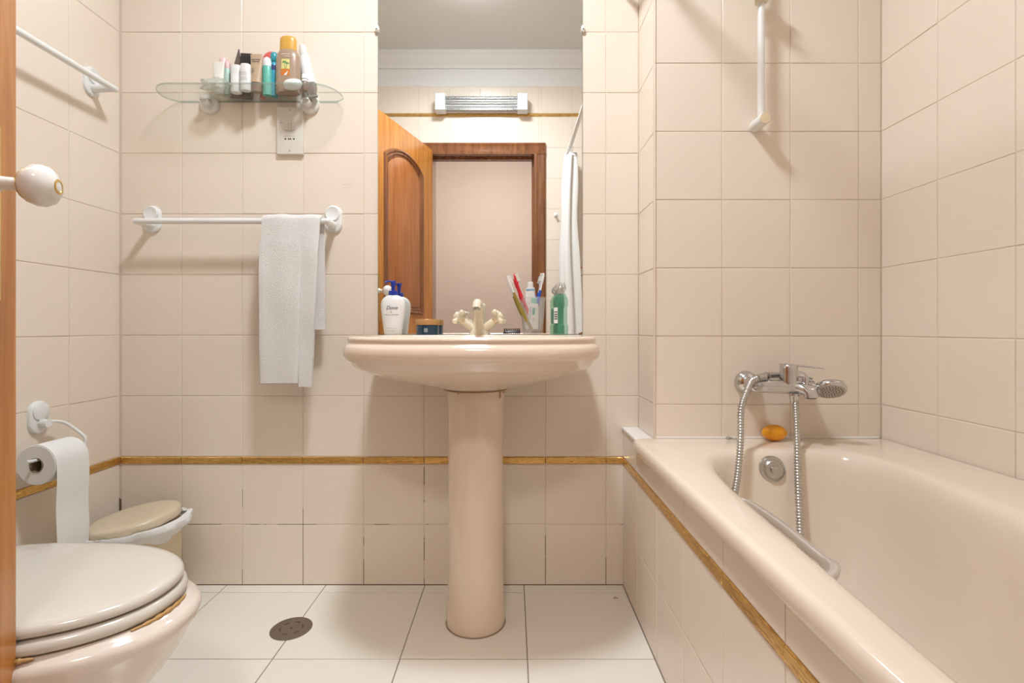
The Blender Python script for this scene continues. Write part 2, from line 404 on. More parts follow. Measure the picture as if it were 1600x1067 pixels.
# tiled side of the bath
mb = MB(); zt = .512
us = breaks(-YB, -YD, -1.478-.4, .2)
for z0, z1 in ((0, .199), (.199, ZS0), (ZS1, zt)):
    tiles(mb, (.366, 0, 0), (0, -1, 0), (0, 0, 1), us, [z0, z1])
mb.mi = 1
mb.box(.3676, XP, YP+.001, YB-.001, 0, .514); mb.box(.3676, .385, YD, YP, 0, .50)
struct('wall_bath_side', mb, [M_TILE, M_GROUT], smooth=0)
strip('trim_13', (.366, 0, 0), (0, -1, 0), -YB, -YD, -1.478-.4, ZS0, ZS1)
mb = MB(); mb.box(.362, XP-.001, YP-.004, YB-.001, .513, .521, .003); struct('trim_14', mb, M_CAULK, label='white sealant ledge at the bath corner')
mb = MB(); mb.tube([(XP+.002, YP-.002, .526), (XR-.01, YP-.002, .526)], .0028, 8); struct('trim_15', mb, M_CAULK, label='sealant bead behind the bath')

# ------------------------------------------------------------------ door leaf
TH = math.radians(17.0); H = Vector((DX0+.002, .062, 0)); Lf = .70
DM = Matrix.Translation(H) @ Matrix(((-math.sin(TH), math.cos(TH), 0, 0), (math.cos(TH), math.sin(TH), 0, 0), (0, 0, 1, 0), (0, 0, 0, 1)))
# door coords: u along the leaf, v = normal towards the room centre, z up
def dmb(): m = MB(); m.M = DM; return m
WLOC['door_1'] = Vector((0, 0, 0))
mb = dmb(); mb.box(0, Lf, -.036, 0, .006, 1.996)
door = mb.build('door_1', M_WOOD, smooth=30, origin=H); door['kind'] = 'structure'; door['label'] = 'amber varnished panelled door standing open'
def panel_outline(u0, u1, z0, z1, arch, ins=0, n=14):
    pts = [(u0+ins, z0+ins), (u1-ins, z0+ins)]
    if arch:
        for k in range(n+1):
            t = k/n; u = u1-ins-(u1-u0-2*ins)*t; pts.append((u, z1-ins+arch*math.sin(PI*t)**.8))
    else: pts += [(u1-ins, z1-ins), (u0+ins, z1-ins)]
    return pts
for (z0, z1, ar) in ((.93, 1.79, .075), (.2, .80, 0)):
    u0, u1 = .135, .59
    mb = dmb(); loops = []
    for ins, v in ((.0, .0), (.004, .009), (.012, .011), (.02, .004), (.028, .007), (.034, .001), (.045, .001), (.085, .009)):
        loops.append([(u, v, z) for u, z in panel_outline(u0, u1, z0, z1, ar, ins)])
    # moulding and raised field
    mb.mi = 0; mb.loft(loops[:7], cap0=False, cap1=False); mb.mi = 1; mb.loft(loops[6:], cap0=False, cap1=True)
    mb.build('door_panel', [M_WOODD, M_WOOD2], door, smooth=40)
M_KNOB = mat('knob_porcelain', (.80, .77, .73), .1, coat=.5)
ku, kz = Lf-.055, 1.042
mb = dmb(); mb.box(ku-.019, ku+.019, 0, .003, .885, 1.125, .0014); mb.build('backplate', M_BRASS, door, label='brass backplate')
mb = dmb()
mb.lathe([(.0125, 0), (.013, .008), (.0095, .016), (.0095, .03), (.014, .036)], (ku, 0, kz), 24, axis='Y') if 0 else None
def lathe_v(mb, prof, seg=28):
    loops = [[(ku+r*math.cos(2*PI*i/seg), v, kz+r*math.sin(2*PI*i/seg)) for i in range(seg)] for r, v in prof]; mb.loft(loops)
lathe_v(mb, [(.0135, .003), (.0135, .008), (.0095, .012), (.0085, .034)])
knob = None
nk = mb.build('knob_stem', M_KNOB, door)
mb = dmb(); lathe_v(mb, [(.009, .030), (.014, .033), (.017, .036), (.0245, .043), (.0285, .053), (.0285, .060), (.0250, .068), (.018, .0735), (.0095, .0765), (.009, .0768), (.002, .077)])
kb = mb.build('knob', M_KNOB, door, smooth=60, label='white porcelain knob with gold rings')
mb = dmb(); lathe_v(mb, [(.0168, .0352), (.0185, .0364), (.0198, .0378), (.0178, .0372)]); 
mb.build('gold_ring', M_BRASS, kb)
mb = dmb(); lathe_v(mb, [(.0105, .0755), (.0105, .0770), (.0080, .0775), (.0080, .0764)]); mb.build('gold_ring', M_BRASS, kb)
mb = dmb(); mb.box(Lf-.0005, Lf+.0015, -.029, -.007, .90, 1.08); mb.build('latch_plate', M_BRASS, door)

# ------------------------------------------------------------------ ceiling lamp
lamp = thing('ceiling_lamp', 'round white glass ceiling lamp on the bathroom ceiling', 'lamp', LAMP_POS)
M_LAMP = mat('lit_lamp_glass', (.9, .9, .88), .4, emis=LAMP_COL, es=LAMP_STRENGTH)
mb = MB(); mb.lathe([(.13, -.010), (.135, -.016), (.132, -.026), (.115, -.036), (.08, -.043), (.04, -.046), (.002, -.047)], LAMP_POS, 32); mb.build('glass_shade', M_LAMP, lamp, smooth=60)
mb = MB(); mb.lathe([(.145, 0), (.147, -.010), (.134, -.014)], LAMP_POS, 32); mb.build('base', M_WHITE2, lamp)
HP = (-.16, -.86, ZC)
hl = thing('hall_fill_lamp', 'unseen round ceiling lamp in the hall, added as fill light', 'lamp', HP)  # unseen hall lamp, placed so its light fills the lower bathroom walls
M_LAMP2 = mat('hall_fill_glass', (.9, .9, .88), .4, emis=HALL_COL, es=HALL_STRENGTH)
mb = MB(); mb.lathe([(.17, -.012), (.17, -.04), (.14, -.07), (.08, -.095), (.002, -.10)], HP, 32); mb.build('glass_shade', M_LAMP2, hl, smooth=60)
mb = MB(); mb.lathe([(.18, 0), (.182, -.010), (.174, -.014)], HP, 32); mb.build('base', M_WHITE2, hl)

# ------------------------------------------------------------------ washbasin
BX = -.105
basin_t = thing('washbasin', 'glossy pink pedestal washbasin standing under the mirror', 'washbasin', (BX, 1.46, 0))
def bout(k, ins=0, a=.344, bf=.285, bb=.243, n=128, nf=2.6):
    t = 2*PI*k/n; c, s_ = math.cos(t), math.sin(t)
    ex = nf if s_ < 0 else 9
    x = math.copysign(abs(c)**(2/ex), c)*(a-ins); y = math.copysign(abs(s_)**(2/ex), s_)*((bf if s_ < 0 else bb)-(ins if s_ < 0 else min(ins, .02)))
    return Vector((BX+x, 1.42+y, 0))
N = 128
def bring(z, ins=0, t=0, r=.093):
    lp = []
    for k in range(N):
        p = bout(k, ins); a = 2*PI*k/N; q = Vector((BX+r*math.cos(a), 1.465+r*math.sin(a), 0))
        p = p.lerp(q, t); p.z = z; lp.append(p)
    return lp
rings = [bring(.672, 0, 1), bring(.68, 0, .93), bring(.692, 0, .76), bring(.704, 0, .55), bring(.718, 0, .35), bring(.733, 0, .19), bring(.748, 0, .09), bring(.760, .012, .02),
         bring(.767, .006), bring(.776, .001), bring(.786, 0), bring(.796, .001), bring(.803, .005), bring(.807, .010), bring(.810, .0125), bring(.813, .012), bring(.817, .010), bring(.8215, .011), bring(.8245, .015), bring(.8258, .022)]
def bowl(z, f):
    return [Vector((BX+.265*f*math.cos(2*PI*k/N), 1.352+.168*f*math.sin(2*PI*k/N), z)) for k in range(N)]
rings += [bowl(.8255, 1.03), bowl(.822, 1.0), bowl(.80, .95), bowl(.76, .86), bowl(.72, .66), bowl(.70, .38), bowl(.695, .1)]
mb = MB(); mb.loft(rings); mb.build('basin', M_PORC, basin_t, smooth=60)
mb = MB(); cpz = (BX, 1.462, 0)
mb.lathe([(.083, 0), (.0845, .004), (.0845, .03), (.083, .045), (.081, .08), (.079, .2), (.079, .5), (.081, .62), (.0835, .668), (.082, .6735)], cpz, 64)
ped = mb.build('pedestal', M_PORC, basin_t, smooth=50)
mb = MB(); mb.lathe([(.0820, .6690), (.0905, .6698), (.0940, .6715), (.0930, .6725)], cpz, 48, cap0=False, cap1=False)
for a, dz in ((-.55, .02), (-.3, .008), (-2.1, .006)):
    mb.tube([(BX+.0845*math.cos(a), 1.462+.0845*math.sin(a), .671-dz*k/4) for k in range(5)], .0022, 8)
mb.build('glue_line', M_STAIN, basin_t, label='brown dried glue in the joint')
mb = MB(); mb.lathe([(.0850, .0), (.0868, .0005), (.0862, .0018), (.0845, .0025)], cpz, 48, cap0=False, cap1=False); mb.build('floor_seal', mat('brown_seal', (.33, .22, .14), .7), basin_t)

# faucet on the basin (cream with gold rings)
FX, FY, FZ = -.1045, 1.585, .8255
fa = thing('basin_faucet', 'cream two-handle basin mixer tap with gold rings', 'faucet', (FX, FY, FZ))
mb = MB()
loops = []
for z, rx, ry, dy in ((0, .030, .026, 0), (.006, .029, .025, 0), (.018, .0205, .021, 0), (.035, .0165, .018, 0), (.055, .0150, .0165, 0), (.078, .0140, .0165, -.002), (.092, .0135, .0165, -.006), (.101, .012, .016, -.010), (.106, .008, .012, -.012), (.108, .001, .002, -.013)):
    loops.append([(FX+rx*math.copysign(abs(math.cos(2*PI*k/28))**.75, math.cos(2*PI*k/28)), FY+dy+ry*math.copysign(abs(math.sin(2*PI*k/28))**.75, math.sin(2*PI*k/28)), FZ+z) for k in range(28)])
mb.loft(loops)
# spout bending towards the room
sp = bez((FX, FY-.005, FZ+.086), (FX, FY-.05, FZ+.104), (FX, FY-.085, FZ+.100), (FX, FY-.098, FZ+.078), 14)
mb.tube(sp, .013, 20, rf=lambda t: .0145-.0025*t)
mb.build('spout', M_CREAM, fa, smooth=60)
mb = MB(); mb.lathe([(.0118, 0), (.0122, -.004), (.0100, -.0055), (.0098, .002)], (FX, FY-.0985, FZ+.0775), 20); mb.build('aerator', M_CHROME2, fa)
mb = MB(); mb.lathe([(.0045, 0), (.0045, .0025), (.003, .003)], (FX, FY-.0165, FZ+.052), 14, axis='Y'); mb.build('index_button', M_CREAM, fa)
for sx in (-1, 1):
    a = math.radians(38); d = Vector((sx*math.cos(a), -.12, math.sin(a))).normalized()
    p0 = Vector((FX+sx*.012, FY, FZ+.016)); mb = MB()
    pts = [p0+d*t for t in (0, .012, .036, .044, .048, .058)]
    mb.tube(pts, .01, 18, rf=lambda t: .0125-.003*t)
    hd = mb.build('handle_arm', M_CREAM, fa, smooth=60)
    for t in (.036, .042, .047):
        mb = MB(); mb.tube([p0+d*(t-.0009), p0+d*(t+.0009)], .0106, 20); mb.build('gold_ring', M_BRASS, hd)
    c = p0+d*.066; mb = MB()
    e1 = d.cross(Vector((0, 1, .2))).normalized(); e2 = d.cross(e1).normalized()
    mb.tube([c-d*.009, c-d*.004, c+d*.006, c+d*.012, c+d*.014], .011, 16, rf=lambda t: .009+.0035*math.sin(PI*t))
    for k in range(4):
        ang = PI/4*(.6 if sx > 0 else 1.3)+PI/2*k; q = e1*math.cos(ang)+e2*math.sin(ang)
        mb.tube([c+q*.004, c+q*.012, c+q*.019, c+q*.024, c+q*.029, c+q*.0325], .006, 14, rf=lambda t: .0052+.0036*math.sin(PI*min(1, max(0, t*1.5-.45)))**1 if t < .98 else .002)
    mb.build('cross_handle', M_CREAM, fa, smooth=60)

# ------------------------------------------------------------------ mirror
mi = thing('mirror', 'tall frameless wall mirror above the washbasin', 'mirror', (-.105, YB, .823))
mb = MB(); mb.mi = 1; mb.box(-.4415, .2315, YB-.0045, YB-.0002, .8265, 2.02); mb.mi = 0
mb.af([mb.av(p) for p in ((-.4405, YB-.0047, .8275), (.2305, YB-.0047, .8275), (.2305, YB-.0047, 2.019), (-.4405, YB-.0047, 2.019))])
mb.build('mirror_glass', [M_MIRROR, M_GEDGE], mi, smooth=0)
for x in (-.4415, .2315):
    for z in (1.83,):
        mb = MB(); s = 1 if x < 0 else -1
        mb.lathe([(.0085, 0), (.0085, .006), (.0065, .009), (.002, .010)], (x-s*.002, YB-.004, z), 18, sx=.8, sy=1.35, axis='Y')
        cl = mb.build('clip', M_WHITE, mi)
        mb = MB(); mb.lathe([(.0025, .0095), (.002, .0108)], (x-s*.002, YB-.004, z-.004), 10, axis='Y'); mb.build('screw', M_DARK, cl)
M_RUST = mat('rust', (.25, .11, .04), .8)
for (x, z, r) in ((.2285, 1.047, .0035), (.2295, 1.02, .0018), (.2285, .83, .004), (.222, .829, .003), (-.438, .829, .003)):
    mb = MB(); mb.lathe([(r, 0), (r*.7, .0004)], (x, YB-.0048, z), 10, axis='Y'); mb.build('rust_spot', M_RUST, mi)

# ------------------------------------------------------------------ suction mounted towel bars
def suction_mount(parent, mk, z, along, out=.07, label=None):
    """mk(a, d, z) -> world: a along the wall, d out of the wall"""
    mb = MB(); loops = []
    for ins, d in ((0, 0), (0, .005), (.0015, .008), (.004, .0095)):
        q = []
        for cy, a0 in ((.016, 0), (-.016, 180)):
            for k in range(13):
                a = math.radians(a0+180*k/12); q.append(mk(along+(.029-ins)*math.cos(a), d, z+cy+(.029-ins)*math.sin(a)))
        loops.append(q)
    mb.loft(loops); m = mb.build('suction_mount', M_WHITE2, parent, smooth=50)
    mb = MB(); loops = []
    for r, d in ((.024, .009), (.024, .013), (.0215, .015), (.020, .0142)):
        loops.append([mk(along+r*math.cos(2*PI*k/28), d, z+.017+r*math.sin(2*PI*k/28)) for k in range(28)])
    mb.loft(loops); mb.build('button', M_WHITE2, m, smooth=50)
    mb = MB(); mb.tube([mk(along, d, z-.020+e) for d, e in ((.008, 0), (.02, 0), (.045, 0), (out-.012, 0), (out-.002, 0))], .011, 18, rf=lambda t: .013-.003*t)
    mb.build('arm', M_WHITE2, m, smooth=60)
def towel_bar(name_label, mk, a0, a1, z, out=.07):
    o = thing('towel_bar', name_label, 'towel bar', mk((a0+a1)/2, 0, z-.02))
    suction_mount(o, mk, z, a0, out); suction_mount(o, mk, z, a1, out)
    mb = MB(); zz = z-.020
    mb.tube([mk(a, out, zz) for a in (a0-.012, a0-.0095, a0-.004, a0+.05, a1-.05, a1+.004, a1+.0095, a1+.012)], .0095, 18, rf=lambda t: .0095*(.55 if t in (0, 1) else .9 if (t < .2 or t > .8) else 1))
    mb.build('rod', M_WHITE2, o, smooth=60); return o
mkb = lambda a, d, z: Vector((a, YB-d, z)); mkl = lambda a, d, z: Vector((XL+d, a, z))
towel_bar('white suction towel bar on back wall with the towel', mkb, -1.184, -.588, 1.205)
towel_bar('white suction towel bar high on the left wall, holding nothing', mkl, 1.553-.60, 1.553, 1.603)

# towel
def slab(mb, path, xl, xr, th, nx=18, amp=.0015, seed=0):
    """path: list of (Y,z,ny,nz) centre-line; xl/xr functions of path parameter"""
    n = len(path); loops = []
    for i, (Y, z, ny, nz) in enumerate(path):
        t = i/(n-1); a, b = xl(t), xr(t); lp = []
        for k in range(nx+1):
            x = a+(b-a)*k/nx; wv = amp*math.sin(x*70+seed+z*6)+amp*.6*math.sin(z*31+x*23+seed); e = th/2*(1-.5*(k in (0, nx)))
            lp.append((x, Y+ny*(e+wv), z+nz*(e+wv)))
        for k in range(nx, -1, -1):
            x = a+(b-a)*k/nx; wv = amp*math.sin(x*70+seed+z*6)+amp*.6*math.sin(z*31+x*23+seed); e = th/2*(1-.5*(k in (0, nx)))
            lp.append((x, Y-ny*(e-wv), z-nz*(e-wv)))
        loops.append(lp)
    mb.loft(loops)
RY, RZ = YB-.07, 1.185
def wrap_path(zf, zb, rad, nf=30, nb=20):
    p = [(RY+rad, zb+(RZ-zb)*k/nb, 1, 0) for k in range(nb)]
    for k in range(13):
        a = PI*k/12; p.append((RY+rad*math.cos(a), RZ+rad*math.sin(a), math.cos(a), math.sin(a)))
    p += [(RY-rad-.004*math.sin(PI*k/nf), RZ-(RZ-zf)*k/nf, -1, 0) for k in range(1, nf+1)]
    return p
tw = thing('hand_towel', 'white terry hand towel folded over the back wall towel bar', 'towel', (-.69, RY, .665))
mb = MB(); slab(mb, wrap_path(.673, .842, .0155), lambda t: -.785+.004*math.sin(5*t), lambda t: -.598 if t < .45 else -.598-.026*((t-.45)/.55), .010, seed=1)
mb.build('folded_layers', M_TERRY, tw, smooth=60)
mb = MB(); pf = [(RY-.0265-.004*math.sin(PI*(k+4)/34), 1.115-(1.115-.676)*k/30, -1, 0) for k in range(31)]
slab(mb, pf, lambda t: -.7845+.004*t, lambda t: -.657-.008*t, .009, seed=1)
mb.build('front_fold', M_TERRY, tw, smooth=60)
mb = MB(); pf = [(RY-.0235-.004*math.sin(PI*(k+4)/34), 1.10-(1.10-.664)*k/30, -1, 0) for k in range(31)]
slab(mb, pf, lambda t: -.664, lambda t: -.604-.020*t, .005, seed=1)
mb.build('side_fold', M_TERRY, tw, smooth=60)

# ------------------------------------------------------------------ glass shelf
SX, SZ0, SZ1 = -.835, 1.590, 1.596
sh = thing('glass_shelf', 'clear glass shelf on two white wall brackets with toiletries', 'shelf', (SX, YB, SZ0))
def shelf_out(z, ins=0):
    hw, dp = .29-ins, .125-ins; y1 = YB-.0015-ins*0
    q = [(SX-hw+.03, y1, z), (SX-hw+.004, y1-.02, z)]
    for k in range(13):
        a = PI/2*k/12; q.append((SX-hw+.075*(1-math.cos(a)), y1-(dp-.085)-.085*math.sin(a)*1.0, z))
    for k in range(12, -1, -1):
        a = PI/2*k/12; q.append((SX+hw-.075*(1-math.cos(a)), y1-(dp-.085)-.085*math.sin(a), z))
    q += [(SX+hw-.004, y1-.02, z), (SX+hw-.03, y1, z)]; return q
mb = MB(); lp0, lp1, a0, a1 = shelf_out(SZ0, .0006), shelf_out(SZ1, .0006), shelf_out(SZ0+.001), shelf_out(SZ1-.001)
mb.mi = 0; mb.af([mb.av(p) for p in lp0]); mb.af([mb.av(p) for p in lp1]); mb.mi = 1; mb.loft([lp0, a0, a1, lp1], False, False)
M_SEDGE = thinglass('shelf_glass_edge', (.70, .77, .73), white=.3, wcol=(.42, .48, .44))
mb.build('glass_pane', [M_GLASS, M_SEDGE], sh, smooth=0)
for x in (-.995, -.665):
    mb = MB(); mb.lathe([(.031, 0), (.031, .008), (.028, .012), (.022, .014)], (x, YB-.0005, 1.582), 32, axis='Y')
    mb.lathe([(.012, .012), (.012, .034), (.009, .038)], (x, YB, 1.580), 20, axis='Y')
    mb.box(x-.010, x+.010, YB-.045, YB-.01, SZ0-.008, SZ0-.0005, .003)
    b = mb.build('bracket', M_WHITE, sh, smooth=50)
    mb = MB(); mb.tube([(x-.018+.03*k/10, YB-.0165, 1.590+.006*math.sin(PI*k/10)) for k in range(11)], .0012, 6); mb.build('groove', mat('bracket_groove', (.2, .16, .11), .5), b)

# ------------------------------------------------------------------ toiletries on the shelf
def sx_(x, Y): return (x-HX)*Y/F
def bottle(name, label, cat, x, Y, z, prof, m, sx=1, sy=1, rot=None, seg=28, group=None, cap=None, capm=None, capname='cap'):
    o = thing(name, label, cat, (x, Y, z), group)
    T = Matrix.Translation((x, Y, z)) @ (rot or Matrix.Identity(4))
    mb = MB(); mb.M = T; mb.lathe(prof, (0, 0, 0), seg, sx, sy); mb.build('body', m, o, smooth=50)
    if cap: mb = MB(); mb.M = T; mb.lathe(cap, (0, 0, 0), seg, sx, sy); mb.build(capname, capm, o, smooth=50)
    return o, T
def squeeze_tube(label, x, Y, z, h, wid, m, capm, cap_h=.018, rot=None, d=.012, flat=True):
    o = thing('squeeze_tube', label, 'tube', (x, Y, z), 'toiletries on the glass shelf')
    T = Matrix.Translation((x, Y, z)) @ (rot or Matrix.Identity(4)); mb = MB(); mb.M = T; loops = []
    for k in range(13):
        t = k/12; rx = wid/2*(.86+.14*t); ry = d*(1-t)+.0012
        loops.append([(rx*math.cos(2*PI*i/24), ry*math.sin(2*PI*i/24), cap_h+(h-cap_h)*t) for i in range(24)])
    mb.loft(loops); mb.build('tube_body', m, o, smooth=60)
    mb = MB(); mb.M = T; mb.lathe([(wid*.40, 0), (wid*.42, .002), (wid*.42, cap_h)], (0, 0, 0), 24, 1, d/(wid/2)); mb.build('cap', capm, o, smooth=50)
    return o, T
SH = 'toiletries on the glass shelf'
Rz = lambda a: Matrix.Rotation(math.radians(a), 4, 'Z'); Ry = lambda a: Matrix.Rotation(math.radians(a), 4, 'Y'); Rx = lambda a: Matrix.Rotation(math.radians(a), 4, 'X')
M_LG = mat('pale_green_plastic', (.42, .60, .50), .35); M_PK = mat('pink_plastic', (.78, .50, .50), .35)
M_CRT = mat('cream_tube_plastic', (.84, .80, .72), .35); M_KR = mat('kraft_tube_plastic', (.52, .37, .24), .45); M_KC = mat('brown_cap', (.26, .18, .13), .35)
M_DB = mat('dark_brown_foil', (.14, .10, .085), .3); M_RED = mat('coral_red_plastic', (.70, .13, .11), .3); M_TEAL = mat('mint_green_plastic', (.16, .55, .43), .35)
M_BLUE = mat('turquoise_plastic', (.04, .36, .48), .3); M_TAN = mat('bronze_brown_plastic', (.40, .27, .18), .28, coat=.3); M_OCH = mat('ochre_cap_plastic', (.70, .38, .07), .3)
M_INK = mat('printed_ink', (.12, .11, .10), .6)
def flat_print(parent, name, T, rects, m, d):
    """little raised ink rectangles at (x0,x1,z0,z1) on the front of an item; T item frame; d(x,z) -> local -Y distance"""
    mb = MB(); mb.M = T
    for x0, x1, z0, z1 in rects:
        n = 5
        for k in range(n):
            a, b = x0+(x1-x0)*k/n, x0+(x1-x0)*(k+1)/n
            mb.af([mb.av(p) for p in ((a, -d(a, z0), z0), (b, -d(b, z0), z0), (b, -d(b, z1), z1), (a, -d(a, z1), z1))])
    return mb.build(name, m, parent, smooth=0)
ell = lambda rx, ry, e=.0004: (lambda x, z: ry*math.sqrt(max(0, 1-(x/rx)**2))+e)
squeeze_tube('cream tube at the left end of the glass shelf', sx_(343, 1.62), 1.615, SZ1, .101, .038, M_CRT, M_WHITE, .016)
bottle('roll_on_bottle', 'pale green roll-on with pink cap on the glass shelf', 'bottle', sx_(356, 1.63), 1.628, SZ1, [(.009, 0), (.0105, .004), (.0105, .08), (.008, .088)], M_LG, cap=[(.0092, .084), (.0095, .102), (.006, .109), (.002, .110)], capm=M_PK)
bottle('perfume_bottle', 'small bottle with a pale pink cap behind the cream tube', 'bottle', sx_(348, 1.64), 1.647, SZ1, [(.009, 0), (.0095, .004), (.0095, .098), (.008, .104)], M_CRT, cap=[(.0128, .104), (.013, .122), (.009, .129), (.002, .130)], capm=mat('pale_pink_plastic', (.80, .60, .58), .35))
# sachet
o = thing('foil_sachet', 'dark brown pointed foil sachet standing on the glass shelf', 'sachet', (sx_(370, 1.64), 1.645, SZ1), SH)
mb = MB(); mb.M = Matrix.Translation((sx_(370, 1.64), 1.645, SZ1)); loops = []
for t in (0, .25, .4, .55, .75, .9, 1):
    hw = .026*(1 if t < .4 else 1-(t-.4)/.62)+.0008; loops.append([(hw*math.cos(2*PI*i/16)+.004*t, .007*(1-t*.85)*math.sin(2*PI*i/16), .158*t) for i in range(16)])
mb.loft(loops); mb.build('pouch', M_DB, o)
mb = MB(); mb.M = Matrix.Translation((sx_(370, 1.64), 1.645, SZ1)); mb.box(-.009, .009, -.0062, -.0052, .03, .05); mb.build('label_patch', mat('sachet_print', (.35, .25, .2), .5), o)
o = thing('cosmetic_box', 'small black cosmetic box behind the two white bottles', 'box', (sx_(384, 1.65), 1.648, SZ1), SH)
mb = MB(); bx = sx_(384, 1.648); mb.M = Matrix.Translation((bx, 1.648, SZ1)) @ Ry(3); mb.box(-.0185, .0185, -.011, .011, .001, .132, .001); mb.build('carton', M_BLACK, o)
mb = MB(); mb.M = Matrix.Translation((bx, 1.648, SZ1)) @ Ry(3); mb.box(-.0185, .0185, -.0112, .0112, .130, .141, .001); mb.build('box_lid', mat('charcoal_card', (.035, .03, .028), .4), o)
def white_bottle(label, x, Y, h, hw, prn):
    o, T = bottle('lotion_bottle', label, 'bottle', x, Y, SZ1, [(hw*.92, 0), (hw, .002), (hw, .030), (hw, h*.62), (hw, h*.64)], M_WHITE2, 1, .75, cap=[(hw*.97, h*.64), (hw*.97, h-.003), (hw*.9, h), (.002, h+.0005)], capm=M_WHITE, group=SH)
    if prn: flat_print(o, 'printed_lines', T, [(-hw*.7, hw*.6, z, z+.0012) for z in (.03, .034, .038, .045, .049, .053)], mat('grey_ink', (.45, .44, .42), .6), ell(hw, hw*.75))
    return o
o1 = white_bottle('left of two small white bottles on the glass shelf', sx_(369.5, 1.612), 1.612, .086, .0175, False)
o2 = white_bottle('right white bottle with grey print beside the kraft tube', sx_(384.5, 1.600), 1.598, .083, .0165, True)
ok, T = squeeze_tube('kraft brown squeeze tube with dark print standing on its cap', sx_(401.5, 1.61), 1.607, SZ1, .121, .038, M_KR, M_KC, .028)
flat_print(ok, 'printed_marks', T, [(-.013+.0045*k, -.010+.0045*k, .100, .1045) for k in range(6)]+[(-.0105+.0045*k, -.0075+.0045*k, .093, .0975) for k in range(5)]+[(-.011, -.004, z, z+.0012) for z in (.06, .064, .068, .072)], M_INK, lambda x, z: .012*(1-(z-.028)/.093)+.0016)
bottle('lotion_bottle', 'mint green bottle with a white and navy label on the glass shelf', 'bottle', sx_(417.5, 1.63), 1.630, SZ1, [(.0145, 0), (.0155, .003), (.0155, .088), (.0145, .092)], M_TEAL, 1, .8, group=SH, cap=[(.0148, .092), (.0148, .104), (.0115, .118), (.004, .1235), (.001, .124)], capm=M_WHITE2)
mb = MB(); bx = sx_(418, 1.63)
o = thing('oval_brush', 'coral red oval hair brush top behind the mint bottle', 'brush', (sx_(412, 1.648), 1.650, SZ1), SH)
mb = MB(); mb.M = Matrix.Translation((sx_(410, 1.65), 1.650, SZ1)) @ Ry(12); mb.lathe([(.009, 0), (.0095, .05), (.010, .11)], (0, 0, 0), 16, 1, .6); mb.build('grip', M_RED, o)
mb = MB(); mb.M = Matrix.Translation((sx_(410, 1.65), 1.650, SZ1)) @ Ry(12); mb.sphere((0, 0, .126), .026, .010, .030); mb.build('brush_head', M_RED, o, smooth=60)
o, T = bottle('shower_gel_bottle', 'turquoise bottle squeezed in beside the big bronze bottle', 'bottle', sx_(428, 1.635), 1.638, SZ1, [(.0105, 0), (.0115, .003), (.0115, .03), (.0105, .045), (.0115, .06), (.0115, .102), (.008, .110)], M_BLUE, cap=[(.009, .111), (.0115, .114), (.0115, .136), (.008, .1415), (.001, .142)], capm=mat('teal_cap', (.03, .33, .38), .3), group=SH)
flat_print(o, 'printed_label', T, [(-.008, .008, .082, .098)], mat('navy_label', (.03, .05, .2), .5), ell(.0115, .0115))
# big sunscreen bottle
bbx, bby = sx_(450.5, 1.618), 1.618
bo, T = bottle('sunscreen_bottle', 'large bronze brown bottle with ochre cap and palm tree label', 'bottle', bbx, bby, SZ1, [(.036, 0), (.0385, .004), (.039, .03), (.0385, .08), (.0375, .112), (.034, .127), (.028, .135), (.026, .137)], M_TAN, 1, .55, group=SH,
    cap=[(.0265, .137), (.0268, .139), (.0262, .168), (.0255, .176), (.022, .180), (.012, .1815), (.001, .182)], capm=M_OCH, seg=40)
e_ = lambda x, z: .55*.0385*math.sqrt(max(0, 1-(x/.039)**2))+.0006
flat_print(bo, 'label_patch', T, [(-.013, .013, .070, .101)], mat('label_yellow', (.72, .66, .25), .5), e_)
flat_print(bo, 'label_patch', T, [(-.014, .013, .049, .070)], mat('label_orange', (.65, .20, .03), .5), e_)
flat_print(bo, 'printed_lines', T, [(-.009, .013, .1085, .1115), (-.013, .013, .1145, .1175)], mat('label_cream_ink', (.75, .62, .5), .5), e_)
mb = MB(); mb.M = T
ee = lambda x: -(e_(x, 0)+.0005)
for cx, cz, s in ((-.003, .0905, 1), (.006, .0865, .8)):
    for k in range(7):
        a = math.radians(-20+220*k/6); L_ = .0075*s
        p = [(cx, cz), (cx+L_*.55*math.cos(a)+.0012*math.sin(a), cz+L_*.5*math.sin(a)+.0018), (cx+L_*math.cos(a), cz+L_*.55*math.sin(a)-.001), (cx+L_*.5*math.cos(a)-.001, cz+L_*.35*math.sin(a)-.0006)]
        mb.af([mb.av((x, ee(x), z)) for x, z in p])
for cx, x2, cz in ((-.003, .0, .0905), (.006, .002, .0865)):
    mb.af([mb.av((x, ee(x), z)) for x, z in ((cx-.0005, cz), (cx+.0005, cz), (x2+.0008, .0705), (x2-.0006, .0705))])
mb.build('palm_print', mat('palm_ink', (.07, .25, .10), .5), bo, smooth=0)
mb = MB(); mb.M = T
mb.af([mb.av((x, -(e_(x, 0)+.0007), z)) for x, z in ((-.006, .049), (.004, .049), (.009, .064), (.002, .057))]); mb.build('printed_splash', mat('splash_white', (.85, .8, .75), .5), bo, smooth=0)
